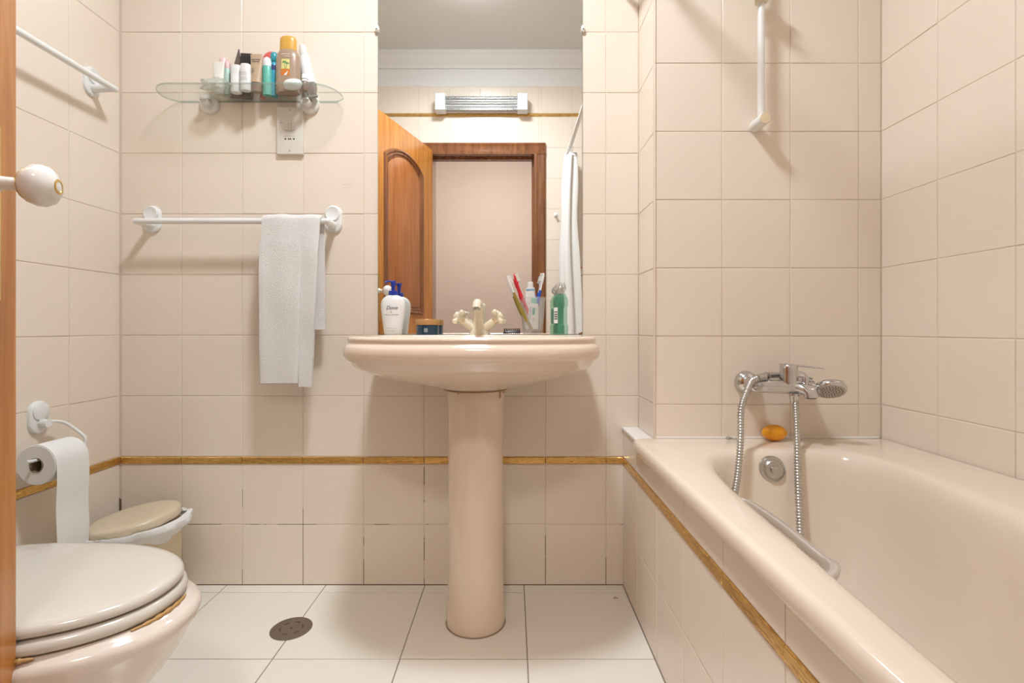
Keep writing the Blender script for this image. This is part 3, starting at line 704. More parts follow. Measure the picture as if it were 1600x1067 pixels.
# white pebble-shaped case in front
cx = sx_(457, 1.58); mb = MB(); mb.M = Matrix.Translation((cx, 1.582, SZ1)) @ Rz(-15)
mb.lathe([(.020, 0), (.028, .003), (.0315, .010), (.0315, .016), (.028, .023), (.018, .0265), (.002, .027)], (0, 0, 0), 32, 1, .55)
tag(mb.build('soap_case', M_WHITE2, None, smooth=60), 'white rounded oval case lying before the bronze bottle', 'case', SH)
o, T = bottle('lotion_bottle', 'tall white bottle leaning at the right end of the glass shelf', 'bottle', sx_(487, 1.64), 1.642, SZ1+.0018, [(.020, 0), (.0212, .003), (.020, .06), (.016, .130), (.012, .136)], M_WHITE2, 1, .6, rot=Ry(-11), group=SH, cap=[(.0122, .1355), (.012, .156), (.009, .170), (.004, .174)], capm=M_WHITE)
o, T = bottle('serum_bottle', 'small brown bottle with a white striped cap at the shelf end', 'bottle', sx_(477, 1.6), 1.597, SZ1, [(.0085, 0), (.0095, .002), (.0095, .024), (.008, .028)], M_KC, cap=[(.0095, .028), (.0098, .030), (.0098, .047), (.0085, .050), (.001, .0505)], capm=M_WHITE2, group=SH)
mb = MB(); mb.M = T; mb.lathe([(.0100, .034), (.0101, .035), (.0100, .036)], (0, 0, 0), 24, cap0=False, cap1=False); mb.build('cap_stripe', M_INK, o)
mb = MB(); mb.M = Matrix.Translation((sx_(489.5, 1.64), 1.635, SZ1+.0003)) @ Ry(-4); mb.box(-.0135, .0135, -.012, .012, .001, .043, .004)
tag(mb.build('cosmetic_jar', mat('taupe_jar', (.22, .17, .14), .35), None), 'short dark taupe square jar at right shelf end', 'jar', SH)
# crumpled clear bag
mb = MB(); c = (sx_(337, 1.60), 1.600, SZ1+.019); random.seed(3); seg, rg = 26, 14; loops = []
for j in range(rg+1):
    a = -PI/2+PI*min(max(j, .05), rg-.05)/rg; lp = []
    for i in range(seg):
        t = 2*PI*i/seg; rr = 1+.16*math.sin(3*t+j)+.12*math.sin(7*t+2*j)*math.cos(a)+random.uniform(-.08, .08)
        lp.append((c[0]+.045*rr*math.cos(a)*math.cos(t), c[1]+.026*rr*math.cos(a)*math.sin(t), max(SZ1+.0005, c[2]+.020*rr*math.sin(a))))
    loops.append(lp)
mb.loft(loops); tag(mb.build('plastic_bag', thinglass('crinkled_clear_film', (.93, .93, .91), rough=.12, white=.3, wcol=(.8, .82, .76)), None, smooth=20), 'crumpled clear plastic bag at the left of the glass shelf', 'bag', SH)
for k, (x, lab) in enumerate(()): pass

# ------------------------------------------------------------------ shaver socket
so = thing('shaver_socket', 'cream shaver socket plate on the tiles below the shelf', 'socket', (-.731, YB, 1.42))
c = P(455, 206, YB); cx, cz = c.x, c.z
mb = MB(); mb.M = Matrix.Translation((cx, YB, cz)) @ Rx(90); mb.box(-.0425, .0425, -.0775, .0775, -.0005, .012, .002)
mb.build('face_plate', mat('socket_cream', (.80, .755, .68), .35), so)
for z in (.067, -.067): mb = MB(); mb.lathe([(.003, 0), (.002, .0012)], (cx, YB-.0122, cz+z), 12, axis='Y'); mb.build('screw', M_CHROME2, so)
mb = MB()
for x in (-.014, 0, .014):
    for dx in ((0,) if x else (-.003, .003)): mb.lathe([(.0028 if x else .0024, 0), (.0024, .0006)], (cx+x+dx, YB-.0121, cz-.028), 12, axis='Y')
mb.build('socket_holes', M_BLACK, so)
mb = MB()
def bar(x0, x1, z0, z1): mb.af([mb.av(p) for p in ((cx+x0, YB-.0124, cz+z0), (cx+x1, YB-.0124, cz+z0), (cx+x1, YB-.0124, cz+z1), (cx+x0, YB-.0124, cz+z1))])
bar(-.033, -.022, .0245, .0262)
bar(-.016, .018, .0005, .0018); bar(-.010, .012, -.0035, -.0025)
for k in range(10): bar(-.016+.0034*k, -.0145+.0034*k, -.0195, -.0180)
for x in (-.006, .004):
    for z in (.006, .013, .020): bar(x, x+.003, z, z+.0008); bar(x, x+.0006, z, z+.004); bar(x+.0024, x+.003, z, z+.004)
mb.build('printed_marks', mat('socket_ink', (.3, .28, .26), .6), so, smooth=0)

# ------------------------------------------------------------------ things on the basin deck
DK = .8259
dx, dy = sx_(614.5, 1.622), 1.621
ds = thing('soap_dispenser', 'white pump soap dispenser with a blue pump on the washbasin', 'soap dispenser', (dx, dy, DK))
mb = MB(); loops = []
for z, rx, ry in ((0, .0265, .018), (.002, .0285, .0195), (.02, .031, .0205), (.05, .035, .0215), (.08, .0385, .022), (.095, .0390, .022), (.108, .0365, .021), (.117, .031, .018), (.123, .023, .0145), (.1265, .014, .0125)):
    loops.append([(dx+rx*math.copysign(abs(math.cos(2*PI*k/40))**.9, math.cos(2*PI*k/40)), dy+ry*math.sin(2*PI*k/40), DK+z) for k in range(40)])
mb.loft(loops); mb.build('bottle_body', M_WHITE2, ds, smooth=60)
M_DBL = mat('royal_blue_plastic', (.015, .04, .36), .25)
mb = MB(); mb.lathe([(.0135, .1262), (.0145, .127), (.0145, .139), (.012, .1405), (.006, .141), (.0055, .143)], (dx, dy, DK), 28); mb.build('collar', M_DBL, ds, smooth=40)
mb = MB(); mb.lathe([(.0055, .142), (.0062, .155), (.0085, .166), (.0095, .170), (.008, .1725), (.001, .173)], (dx, dy, DK), 24)
mb.tube(bez((dx, dy, DK+.169), (dx-.008, dy-.006, DK+.172), (dx-.016, dy-.012, DK+.171), (dx-.022, dy-.016, DK+.166), 8), .004, 12, flat=.7)
mb.build('pump_head', M_DBL, ds, smooth=50)
def wrap_text(parent, body, size, x, z, rx, ry, c, m, shear=0, name='lettering', zoff=0, base_z=0):
    vs, fs = text_pts(body, size, shear); me = MB()
    for v in vs:
        X = x+v.x; Z = z+v.y; a = max(-.99, min(.99, X/rx)); me.v.append(Vector((c[0]+X, c[1]-ry*math.sqrt(1-a*a)-.0007, base_z+Z)))
    for f in fs: me.f.append(f); me.m.append(0)
    return me.build(name, m, parent, smooth=0)
wrap_text(ds, 'Dove', .0165, 0, .080, .0385, .0222, (dx, dy), mat('navy_ink', (.02, .03, .09), .5), .35, base_z=DK)
wrap_text(ds, 'Beauty Cream Wash', .0052, 0, .0615, .0365, .0220, (dx, dy), M_INK, .1, base_z=DK)
mb = MB()
for k in range(5):
    a = math.radians(200+35*k-70); mb.af([mb.av((dx+x, dy-.0228, DK+.0715+z)) for x, z in ((0, 0), (.0022*math.cos(a)-.0008*math.sin(a), .0015*math.sin(a)+.0008), (.0055*math.cos(a), .003*math.sin(a)), (.0022*math.cos(a)+.0008*math.sin(a), .0015*math.sin(a)-.0008))])
mb.build('bird_emblem', mat('gold_ink', (.55, .38, .12), .4, metal=.5), ds, smooth=0)
mb = MB()
for x0, x1, z in ((0, .016, .0195), (-.016, .012, .0115), (-.015, -.002, .0205)): mb.af([mb.av(p) for p in ((dx+x0, dy-.0213, DK+z), (dx+x1, dy-.0213, DK+z), (dx+x1, dy-.0213, DK+z+.0009), (dx+x0, dy-.0213, DK+z+.0009))])
mb.build('printed_lines', mat('soft_grey_ink', (.4, .4, .4), .5), ds, smooth=0)
# blue jar
jx, jy = sx_(668.5, 1.618), 1.616
o = thing('cream_jar', 'dark blue cosmetic jar with a bronze lid beside the tap', 'jar', (jx, jy, DK))
mb = MB(); mb.lathe([(.034, 0), (.036, .002), (.036, .0295), (.0345, .031)], (jx, jy, DK), 40); mb.build('body', mat('petrol_blue_glass', (.006, .045, .085), .12, coat=.5), o, smooth=40)
mb = MB(); mb.lathe([(.0375, .031), (.038, .032), (.038, .0475), (.037, .049), (.002, .0492)], (jx, jy, DK), 40); mb.build('lid', mat('bronze_lid', (.56, .31, .12), .35, metal=.4), o, smooth=40)
mb = MB()
for r in ((-.006, .006, .0080, .0205),):
    for k in range(4):
        a, b = r[0]+(r[1]-r[0])*k/4, r[0]+(r[1]-r[0])*(k+1)/4; f = lambda x: jy-math.sqrt(.036**2-x*x)-.0005
        mb.af([mb.av(p) for p in ((jx+a, f(a), DK+r[2]), (jx+b, f(b), DK+r[2]), (jx+b, f(b), DK+r[3]), (jx+a, f(a), DK+r[3]))])
mb.build('emblem_patch', mat('jar_emblem', (.28, .33, .36), .5), o, smooth=0)
# tumbler
gx, gy = sx_(833, 1.60), 1.600
o = thing('tumbler', 'clear tapered tumbler holding toothbrushes and toothpaste', 'tumbler', (gx, gy, DK))
mb = MB(); mb.lathe([(.027, 0), (.0295, .002), (.0300, .010), (.0335, .05), (.0385, .117), (.0388, .1185), (.0375, .1185), (.0325, .05), (.0288, .014), (.002, .0125)], (gx, gy, DK), 40)
mb.build('glass_body', M_TUMB, o, smooth=50)
# toothbrushes
def toothbrush(label, p0, p1, side, hm, m2, headlen=.024):
    """p0 lower end, p1 head tip"""
    p0, p1 = Vector(p0), Vector(p1); d = (p1-p0).normalized(); L_ = (p1-p0).length; s = Vector(side)-d*Vector(side).dot(d); s.normalize()
    o = thing('toothbrush', label, 'toothbrush', p0, 'toothbrushes in the tumbler')
    pts = [p0+d*L_*t+s*(-.004*math.sin(PI*t*1.1)) for t in [k/20 for k in range(21)]]
    mb = MB(); mb.tube(pts[:15], .004, 12, rf=lambda t: .0035+.0025*math.sin(PI*(.15+.8*t))); mb.build('handle', hm, o, smooth=60)
    mb = MB(); mb.tube(pts[14:], .003, 12, rf=lambda t: 0.0028 if t < .4 else .0046 if t < .95 else .003, flat=1); hd = mb.build('head', m2, o, smooth=60)
    mb = MB(); q = d.cross(s).normalized()
    for a in range(6):
        for b in (-1, 0, 1):
            c0 = p1-d*(.004+.0042*a)+q*.0028*b; mb.tube([c0, c0+s*.011], .0014, 6)
    mb.build('bristles', M_WHITE2, hd, smooth=0)
    return o
zb = DK+.016
M_TBR = mat('red_plastic', (.75, .02, .04), .25); M_TBB = mat('blue_plastic', (.02, .09, .55), .25); M_OLV = mat('olive_plastic', (.30, .22, .03), .3); M_TBW = mat('toothbrush_white', (.84, .84, .84), .25)
toothbrush('olive and white toothbrush leaning furthest left in tumbler', (gx-.004, gy-.018, zb), P(792, 431, 1.565), (1, -.15, .5), M_OLV, M_TBW)
toothbrush('red handled toothbrush leaning left in the tumbler', (gx+.010, gy-.006, zb), P(803, 428, 1.585), (1, -.2, .4), M_TBR, M_TBR)
toothbrush('blue handled toothbrush leaning right in the tumbler', (gx-.012, gy+.004, zb), P(850, 427, 1.612), (-1, -.1, .1), M_TBB, M_TBW)
# toothpaste tubes
def paste(label, c, z0, h, wid, rot, m, capm, stripe):
    o = thing('toothpaste_tube', label, 'toothpaste', (c[0], c[1], z0)); T = Matrix.Translation((c[0], c[1], z0)) @ rot
    loops = []
    for k in range(11):
        t = k/10; loops.append([(wid/2*(1-.25*t**3)*math.cos(2*PI*i/24), (.0015+.010*t)*math.sin(2*PI*i/24), (h-.018)*t) for i in range(24)])
    mb = MB(); mb.M = T; mb.loft(loops); mb.build('tube_body', m, o, smooth=60)
    mb = MB(); mb.M = T; mb.lathe([(.0085, h-.018), (.0095, h-.016), (.0090, h-.001), (.008, h), (.001, h+.0002)], (0, 0, 0), 20); mb.build('cap', capm, o, smooth=40)
    for (x0, x1, za, zb_, mm) in stripe:
        flat_print(o, 'printed_band', T, [(x0, x1, za, zb_)], mm, lambda x, z: (.0015+.010*z/(h-.018))*math.sqrt(max(.05, 1-(x/(wid/2))**2))+.0006)
M_LBL = mat('light_blue_ink', (.22, .45, .62), .4); M_GRN = mat('green_ink', (.05, .42, .33), .4)
paste('white toothpaste tube with a pale blue band and white cap', (gx-.006, gy+.010), DK+.018, .150, .036, Ry(-1) @ Rx(-1), M_WHITE2, M_WHITE2, [(-.013, .013, .122, .127, M_LBL)])
paste('white toothpaste tube with a teal cap low in the tumbler', (gx-.002, gy-.015), DK+.018, .098, .034, Ry(3), M_WHITE2, M_TEAL, [(-.004, .004, .045, .066, M_GRN), (-.012, -.010, .03, .07, M_LBL), (-.003, .005, .026, .034, mat('soft_ink', (.6, .62, .62), .5))])
# mouthwash-like green bottle
mx_, my_ = sx_(875.5, 1.61), 1.61
o = thing('mouthwash_bottle', 'green translucent bottle with silver ruffled top beside tumbler', 'bottle', (mx_, my_, DK))
M_GRB = mat('deep_green_liquid', (.03, .30, .20), .1, coat=.5)
M_GRT = thinglass('green_clear_plastic', (.72, .90, .80), white=.12, wcol=(.45, .7, .58))
mb = MB(); mb.lathe([(.012, .004), (.0125, .008), (.0125, .028), (.0105, .034), (.0105, .085), (.0125, .092), (.0128, .118), (.010, .128)], (mx_, my_, DK), 8); mb.build('liquid', M_GRB, o, smooth=0)
mb = MB(); mb.lathe([(.0235, 0), (.025, .002), (.025, .028), (.022, .034), (.0218, .086), (.0245, .093), (.0245, .112), (.018, .126), (.012, .133), (.011, .136)], (mx_, my_, DK), 8, sy=.62); mb.build('bottle_body', M_GRT, o, smooth=20)
mb = MB(); mb.box(mx_-.0215, mx_-.0095, my_-.0142, my_-.0136, DK+.036, DK+.086); lb = mb.build('label_patch', M_WHITE2, o)
mb = MB()
for z in (.070, .062, .055, .048): mb.box(mx_-.020, mx_-.0105, my_-.0147, my_-.0144, DK+z, DK+z+.004)
mb.build('printed_marks', M_INK, lb)
mb = MB(); random.seed(5)
for k in range(16):
    a = 2*PI*k/16+random.uniform(-.2, .2); r0 = .008; hh = random.uniform(.020, .036); tw_ = .9
    pts = [(mx_+(r0+.011*math.sin(PI*t*.8))*math.cos(a+tw_*t), my_+(r0+.010*math.sin(PI*t*.8))*.7*math.sin(a+tw_*t), DK+.132+hh*t) for t in [i/6 for i in range(7)]]
    mb.tube(pts, .0022, 6, rf=lambda t: .0030*(1-.7*t), flat=.5)
mb.lathe([(.011, .130), (.012, .134), (.009, .145), (.004, .155)], (mx_, my_, DK), 16)
mb.build('ruffled_top', mat('silver_foil', (.55, .54, .50), .35, metal=.7), o, smooth=40)
# hair clip
hx, hy = sx_(801, 1.6), 1.605
o = thing('hair_clip', 'black ribbed hair clip lying between tap and tumbler', 'hair clip', (hx, hy, DK))
mb = MB()
for s in (-1, 1): mb.tube([(hx-.030, hy+s*.006, DK+.007), (hx, hy+s*.008, DK+.010), (hx+.024, hy+s*.006, DK+.009)], .0065, 12, flat=.55)
mb.build('jaws', M_BLACK, o, smooth=50)
mb = MB()
for k in range(9): mb.tube([(hx-.027+.006*k, hy-.013, DK+.003), (hx-.027+.006*k, hy-.012, DK+.011), (hx-.026+.006*k, hy-.004, DK+.019), (hx-.026+.006*k, hy+.008, DK+.016)], .0015, 6)
mb.build('teeth', M_BLACK, o, smooth=50)

# ------------------------------------------------------------------ toilet
TX, TY = -.855, .878
to = thing('toilet', 'pink toilet with a closed cream lid against left wall', 'toilet', (TX, TY, 0))
def egg(z, s=1, e=0, n=96, fr=.276, back=.235, ctr=0):
    lp = []
    for k in range(n):
        a = 2*PI*k/n; c, s_ = math.cos(a), math.sin(a); ex = 2.15 if c > 0 else 3.2
        x = math.copysign(abs(c)**(2/ex), c)*((fr if c > 0 else back)*s+e); y = math.copysign(abs(s_)**(2/ex), s_)*(.163*s+e)
        lp.append((TX+x+ctr, TY+y, z))
    return lp
mb = MB(); FL = dict(fr=.261)
mb.loft([egg(.3905, 1, -.012, **FL), egg(.3900, 1, -.005, **FL), egg(.3925, 1, -.001, **FL), egg(.397, 1, .0005, **FL), egg(.403, 1, -.001, **FL), egg(.4075, 1, -.006, **FL), egg(.4098, 1, -.016, **FL), egg(.411, 1, -.05, **FL), egg(.4118, .6), egg(.412, .1)])
mb.build('lid', M_SEAT, to, smooth=60)
mb = MB(); FS = dict(fr=.263)
mb.loft([egg(.3655, 1, -.010, **FS), egg(.3650, 1, -.004, **FS), egg(.3675, 1, .002, **FS), egg(.373, 1, .0045, **FS), egg(.380, 1, .0035, **FS), egg(.3855, 1, -.001, **FS), egg(.3875, 1, -.008, **FS), egg(.388, .5)])
mb.build('seat', M_SEAT, to, smooth=60)
mb = MB(); mb.loft([egg(.3605, 1, -.02, fr=.262), egg(.391, 1, -.02, fr=.262)]); mb.build('painted_gap_shade', M_DARK, to)  # dark core that paints the shade into the seams under lid and seat
mb = MB()
mb.loft([egg(0, .60), egg(.01, .605), egg(.03, .58), egg(.10, .56), egg(.16, .62), egg(.20, .72), egg(.235, .83), egg(.265, .91), egg(.295, .975), egg(.312, 1.005), egg(.322, 1.03), egg(.332, 1.055), egg(.342, 1.063), egg(.350, 1.055), egg(.3545, 1.03), egg(.3575, 1.005), egg(.3615, .99), egg(.363, .96), egg(.3635, .5)])
mb.build('bowl', M_TOILET, to, smooth=60)
mb = MB()
def gluebit(a0, a1, n, w, z=.3640):
    pts = []
    for k in range(n+1):
        a = math.radians(a0+(a1-a0)*k/n); c, s_ = math.cos(a), math.sin(a)
        x = math.copysign(abs(c)**(2/2.15), c)*.2690; y = math.copysign(abs(s_)**(2/2.15), s_)*.1665
        pts.append((TX+x, TY+y, z))
    mb.tube(pts, w, 10, rf=lambda t: w*(.35+.65*math.sin(PI*t))*(1+.25*math.sin(t*37)))
gluebit(-24, 12, 22, .0040); mb.build('glue_residue', M_STAIN, to, label='brown dried glue under the seat')
mb = MB(); gluebit(-70, -56, 14, .0045); mb.build('glue_residue', M_STAIN, to, label='brown dried glue under the seat')
mb = MB(); mb.box(XL+.004, TX-.235, TY-.19, TY+.19, .385, .74, .03, 5); mb.build('cistern', M_TOILET, to, smooth=50)
mb = MB(); mb.box(XL+.003, TX-.225, TY-.197, TY+.197, .74, .77, .012, 4); mb.build('cistern_lid', M_TOILET, to, smooth=50)
mb = MB(); mb.box(XL+.05, TX-.10, TY-.12, TY+.12, .0, .388, .03, 4); mb.build('foot', M_TOILET, to, smooth=50)

# ------------------------------------------------------------------ toilet paper
tp = thing('toilet_paper_holder', 'white suction toilet paper holder on left wall', 'toilet paper holder', (XL, 1.378, .60))
mb = MB(); loops = []
for ins, d in ((0, 0), (0, .006), (.002, .009), (.005, .0105)):
    q = []
    for cz_, a0 in ((.016, 0), (-.016, 180)):
        for k in range(13):
            a = math.radians(a0+180*k/12); q.append(mkl(1.378+(.029-ins)*math.cos(a), d, .6035+cz_+(.029-ins)*math.sin(a)))
    loops.append(q)
mb.loft(loops); m_ = mb.build('suction_mount', M_WHITE2, tp, smooth=50)
mb = MB(); mb.loft([[mkl(1.378+r*math.cos(2*PI*k/28), d, .6195+r*math.sin(2*PI*k/28)) for k in range(28)] for r, d in ((.024, .009), (.024, .014), (.021, .016))]); mb.build('button', M_WHITE2, m_)
mb = MB(); mb.tube([mkl(1.378, .008, .588), mkl(1.378, .024, .588), mkl(1.378, .032, .588)], .011, 16); mb.build('socket', M_WHITE2, m_)
mb = MB(); ax, az = -1.2215, .5065
mb.tube(catmull([(XL+.026, 1.378, .588), (XL+.028, 1.40, .589), (XL+.035, 1.425, .580), (XL+.05, 1.440, .56), (ax, 1.446, .535), (ax, 1.444, .516), (ax, 1.43, az+.001), (ax, 1.40, az+.001), (ax, 1.30, az+.001), (ax, 1.272, az+.003)], 8), .0042, 12)
mb.build('wire_arm', M_WHITE2, tp, smooth=60)
ro = thing('toilet_paper_roll', 'white toilet paper roll hanging on its wall holder', 'toilet paper', (ax, 1.35, az-.05))
az2 = az-.012
mb = MB()
R_, r_ = .0515, .0185; y0, y1 = 1.297, 1.398; loops = []
prof = [(r_, y0+.001), (R_-.002, y0), (R_, y0+.002), (R_, y1-.002), (R_-.002, y1), (r_, y1-.001)]
mb.loft([[(ax+r*math.cos(2*PI*k/48), y, az2+r*math.sin(2*PI*k/48)) for k in range(48)] for r, y in prof+[prof[0]]], False, False)
mb.build('paper_coil', M_PAPER, ro, smooth=40)
mb = MB(); prof = [(r_+.0003, y0-.0005), (r_+.0003, y1), (r_-.0012, y1), (r_-.0012, y0-.0005)]
mb.loft([[(ax+r*math.cos(2*PI*k/32)*(1-.12*math.cos(2*PI*k/32*2)), y, az2+r*math.sin(2*PI*k/32)) for k in range(32)] for r, y in prof+[prof[0]]], False, False)
mb.build('cardboard_core', M_CARD, ro)
mb = MB(); sheet = []
for k in range(9):
    a = math.radians(95-95*k/8); sheet.append((ax+(R_+.001)*math.cos(a), az2+(R_+.001)*math.sin(a)))
for k in range(1, 17): sheet.append((ax+R_+.001+.0015*math.sin(k*.6), az2-.0148*k))
outer = [[(x, y, z) for (x, z) in sheet] for y in (y0+.001, y0+.035, y0+.07, y1-.001)]
inner = [[(x-.0009, y, z-.0004) for (x, z) in sheet] for y in (y0+.001, y0+.035, y0+.07, y1-.001)]
n = len(sheet)
ids = [[mb.av(p) for p in r] for r in outer]; ids2 = [[mb.av(p) for p in r] for r in inner]
for G in (ids, ids2):
    for a, b in zip(G, G[1:]):
        for i in range(n-1): mb.af((a[i], a[i+1], b[i+1], b[i]))
for i in range(n-1):
    mb.af((ids[0][i], ids[0][i+1], ids2[0][i+1], ids2[0][i])); mb.af((ids[-1][i], ids[-1][i+1], ids2[-1][i+1], ids2[-1][i]))
for j in range(3):
    mb.af((ids[j][0], ids[j+1][0], ids2[j+1][0], ids2[j][0])); mb.af((ids[j][-1], ids[j+1][-1], ids2[j+1][-1], ids2[j][-1]))
mb.build('hanging_sheet', M_PAPER, ro, smooth=60)

# ------------------------------------------------------------------ bin
bx_, by_ = -1.118, 1.505
bi = thing('waste_bin', 'cream pedal bin with a tilted lid and white liner in corner', 'waste bin', (bx_, by_, 0))
mb = MB(); mb.lathe([(.106, 0), (.110, .004), (.112, .05), (.115, .255), (.1165, .260)], (bx_, by_, 0), 56); mb.build('bucket', M_BIN, bi, smooth=50)
TL = Matrix.Translation((bx_-.002, by_, .264)) @ Ry(-8) @ Rx(3)
mb = MB(); mb.M = TL; mb.lathe([(.109, 0), (.116, .001), (.117, .004), (.117, .018), (.115, .024), (.108, .0275), (.09, .029), (.002, .030)], (0, 0, 0), 56); mb.build('lid', M_BIN, bi, smooth=45)
mb = MB(); loops = []; random.seed(11); NB = 72
for j, (r, z) in enumerate(((.1185, .212), (.1205, .232), (.125, .248), (.130, .258), (.126, .268), (.1175, .266))):
    lp = []
    for k in range(NB):
        a = 2*PI*k/NB; wv = .004*math.sin(9*a+j*.6)+.003*math.sin(17*a+j)+.0022*math.sin(31*a)
        bulge = (.020*max(0, math.cos(a-math.radians(-12)))**3+.006) if 1 < j < 5 else .001*j
        zz = z+(.5 if j > 0 else .9)*wv*(j > 0 or 1)-.028*(j == 0)*(0)+math.cos(a)*.014*(j >= 1)
        if j == 0: zz = .224+.012*math.sin(5*a)+.012*math.cos(a)
        lp.append((bx_+(r+wv+bulge)*math.cos(a), by_+(r+wv*.6+bulge*.3)*math.sin(a), zz))
    loops.append(lp)
mb.loft(loops, False, False); mb.build('bin_liner', M_BAG, bi, smooth=60, label='crinkled white plastic liner')

# ------------------------------------------------------------------ floor drain
fx, fy = -.622, 1.425
dr = thing('floor_drain', 'round brown metal drain cover on the floor', 'drain', (fx, fy, 0))
mb = MB(); mb.lathe([(.056, -.0015), (.056, .0008), (.0545, .0016), (.050, .0010), (.049, .0016), (.002, .0018)], (fx, fy, 0), 48); cv = mb.build('cover', M_BRONZE, dr, smooth=40)
mb = MB()
for k in range(6):
    a = 2*PI*k/6+.3
    mb.tube([(fx+.030*math.cos(a+d), fy+.030*math.sin(a+d), .0018) for d in (-.25, -.1, .1, .25)], .0022, 8, flat=.25)
mb.lathe([(.004, .0014), (.0035, .0026), (.001, .0027)], (fx, fy, 0), 12)
mb.build('slots', M_DARK, cv)
# little orange peel fleck on the floor
mb = MB(); c = P(962, 935, 790*.846/(935-513)); mb.tube([(c.x-.006, c.y, .0022), (c.x, c.y+.004, .0026), (c.x+.006, c.y-.003, .0022)], .0018, 6, flat=.4)
tag(mb.build('hair_strand', M_STAIN, None), 'tiny orange-brown fleck on the floor by the bath', 'fleck')

# ------------------------------------------------------------------ bathtub
tu = thing('bathtub', 'cream pink enamelled bathtub along the right wall', 'bathtub', (.72, .76, 0))
NT = 160
def rrect(x0, x1, y0, y1, r, z):
    """rounded rectangle resampled by polar angle so that all loops match"""
    cx, cy = (x0+x1)/2, (y0+y1)/2; hx, hy = (x1-x0)/2, (y1-y0)/2; pts = []
    for k in range(NT):
        a = 2*PI*k/NT
        # square-ish parameter -> angle distribution stretched by aspect
        dx_, dy_ = math.cos(a)*hx, math.sin(a)*hy
        s = 1/max(abs(dx_)/hx, abs(dy_)/hy); px, py = dx_*s, dy_*s
        qx, qy = max(-(hx-r), min(hx-r, px)), max(-(hy-r), min(hy-r, py)); ex, ey = px-qx, py-qy; l = math.hypot(ex, ey)
        if abs(px) > hx-r and abs(py) > hy-r and l > 1e-9: px, py = qx+ex/l*r, qy+ey/l*r
        pts.append((cx+px, cy+py, z))
    return pts
def inner(z, e=0, nx=4.5, ye=0, ye0=0):
    """bath opening, e insets; right edge and left edge taper towards the camera"""
    y0, y1 = .13+ye0+e, 1.345-ye-e; cy, hy = (y0+y1)/2, (y1-y0)/2; pts = []
    for k in range(NT):
        a = 2*PI*k/NT; c, s_ = math.cos(a), math.sin(a)
        u = math.copysign(abs(c)**(2/nx), c); v = math.copysign(abs(s_)**(2/nx), s_)
        Y = cy+v*hy; t = (Y-.4)/.9
        xl = .408+.055*max(-.2, t)+e; xr = .815+.125*max(-.1, t)**1-e if t > 0 else .812-e
        pts.append(((xl+xr)/2+u*(xr-xl)/2, Y, z))
    return pts
zr = .524
XR2, YP2 = XR-.004, YP-.003
loops = [rrect(.372, XR2, YD+.003, YP2, .012, .490), rrect(.353, XR2, YD+.003, YP2, .014, .490), rrect(.350, XR2, YD+.003, YP2, .014, .494), rrect(.3495, XR2, YD+.003, YP2, .014, .506),
         rrect(.3505, XR2, YD+.003, YP2, .014, .514), rrect(.354, XR2, YD+.003, YP2, .014, .5205), rrect(.361, XR2, YD+.003, YP2, .014, zr), rrect(.368, XR2, YD+.006, YP2-.004, .014, zr+.0006),
         inner(zr-.001, -.022), inner(zr-.0025, -.010), inner(zr-.007, 0), inner(zr-.016, .008), inner(zr-.032, .014), inner(.46, .020, ye=.004), inner(.40, .028, ye=.012, ye0=.05), inner(.32, .040, ye=.03, ye0=.1), inner(.24, .058, 3.6, ye=.05, ye0=.15),
         inner(.19, .080, 3.2, ye=.06, ye0=.17), inner(.165, .11, 3, ye=.07, ye0=.19), inner(.155, .15, 2.6, ye=.08, ye0=.2)]
mb = MB(); mb.loft(loops, cap0=False); mb.build('tub_shell', M_TUB, tu, smooth=50)
ov = P(1209.5, 735, 1.315); 
mb = MB(); mb.M = Matrix.Translation((ov.x, 1.328, ov.z)) @ Rx(-6)
mb.lathe([(.034, -.004), (.034, .004), (.032, .008), (.026, .0095), (.025, .013), (.022, .0155), (.010, .0145), (.009, .019), (.006, .0205), (.001, .021)], (0, 0, 0), 36, axis='Y')
mb.build('overflow_cap', M_CHROME2, tu, smooth=35)
# grab handle
gh = MB(); X0 = .505; zh = .469; sec = []
def hsec(c, w, h, t, u):
    t = Vector(t).normalized(); u = Vector(u); u = (u-t*u.dot(t)).normalized(); s_ = t.cross(u); q = []
    for k in range(16):
        a = 2*PI*k/16; q.append(Vector(c)+s_*math.copysign(abs(math.cos(a))**.6, math.cos(a))*w+u*math.copysign(abs(math.sin(a))**.6, math.sin(a))*h)
    return q
pth = [(.452, 1.110, .468), (.475, 1.108, .470), (.495, 1.095, .471), (X0, 1.07, .472), (X0+.002, 1.0, .474), (X0+.002, .93, .474), (X0, .87, .472), (X0, .825, .470), (X0-.004, .795, .466), (X0-.018, .778, .455), (X0-.04, .775, .440), (.438, .778, .436)]
pp = catmull(pth, 5); gl = []
for i, p in enumerate(pp):
    t = pp[min(i+1, len(pp)-1)]-pp[max(i-1, 0)]; f = i/(len(pp)-1)
    wd = .0095+.024*min(1, max(0, (f-.66)/.2)) if f > .66 else .0085+.004*max(0, (.2-f)/.2)
    gl.append(hsec(p, .0075 if f < .7 else .0085, wd, t, (.25, 0, 1) if f < .66 else (.3, -.2, 1)))
gh.loft(gl); gh.build('grab_handle', mat('satin_chrome_plastic', (.74, .72, .69), .25, metal=.7), tu, smooth=60, label='satin chrome grab handle')

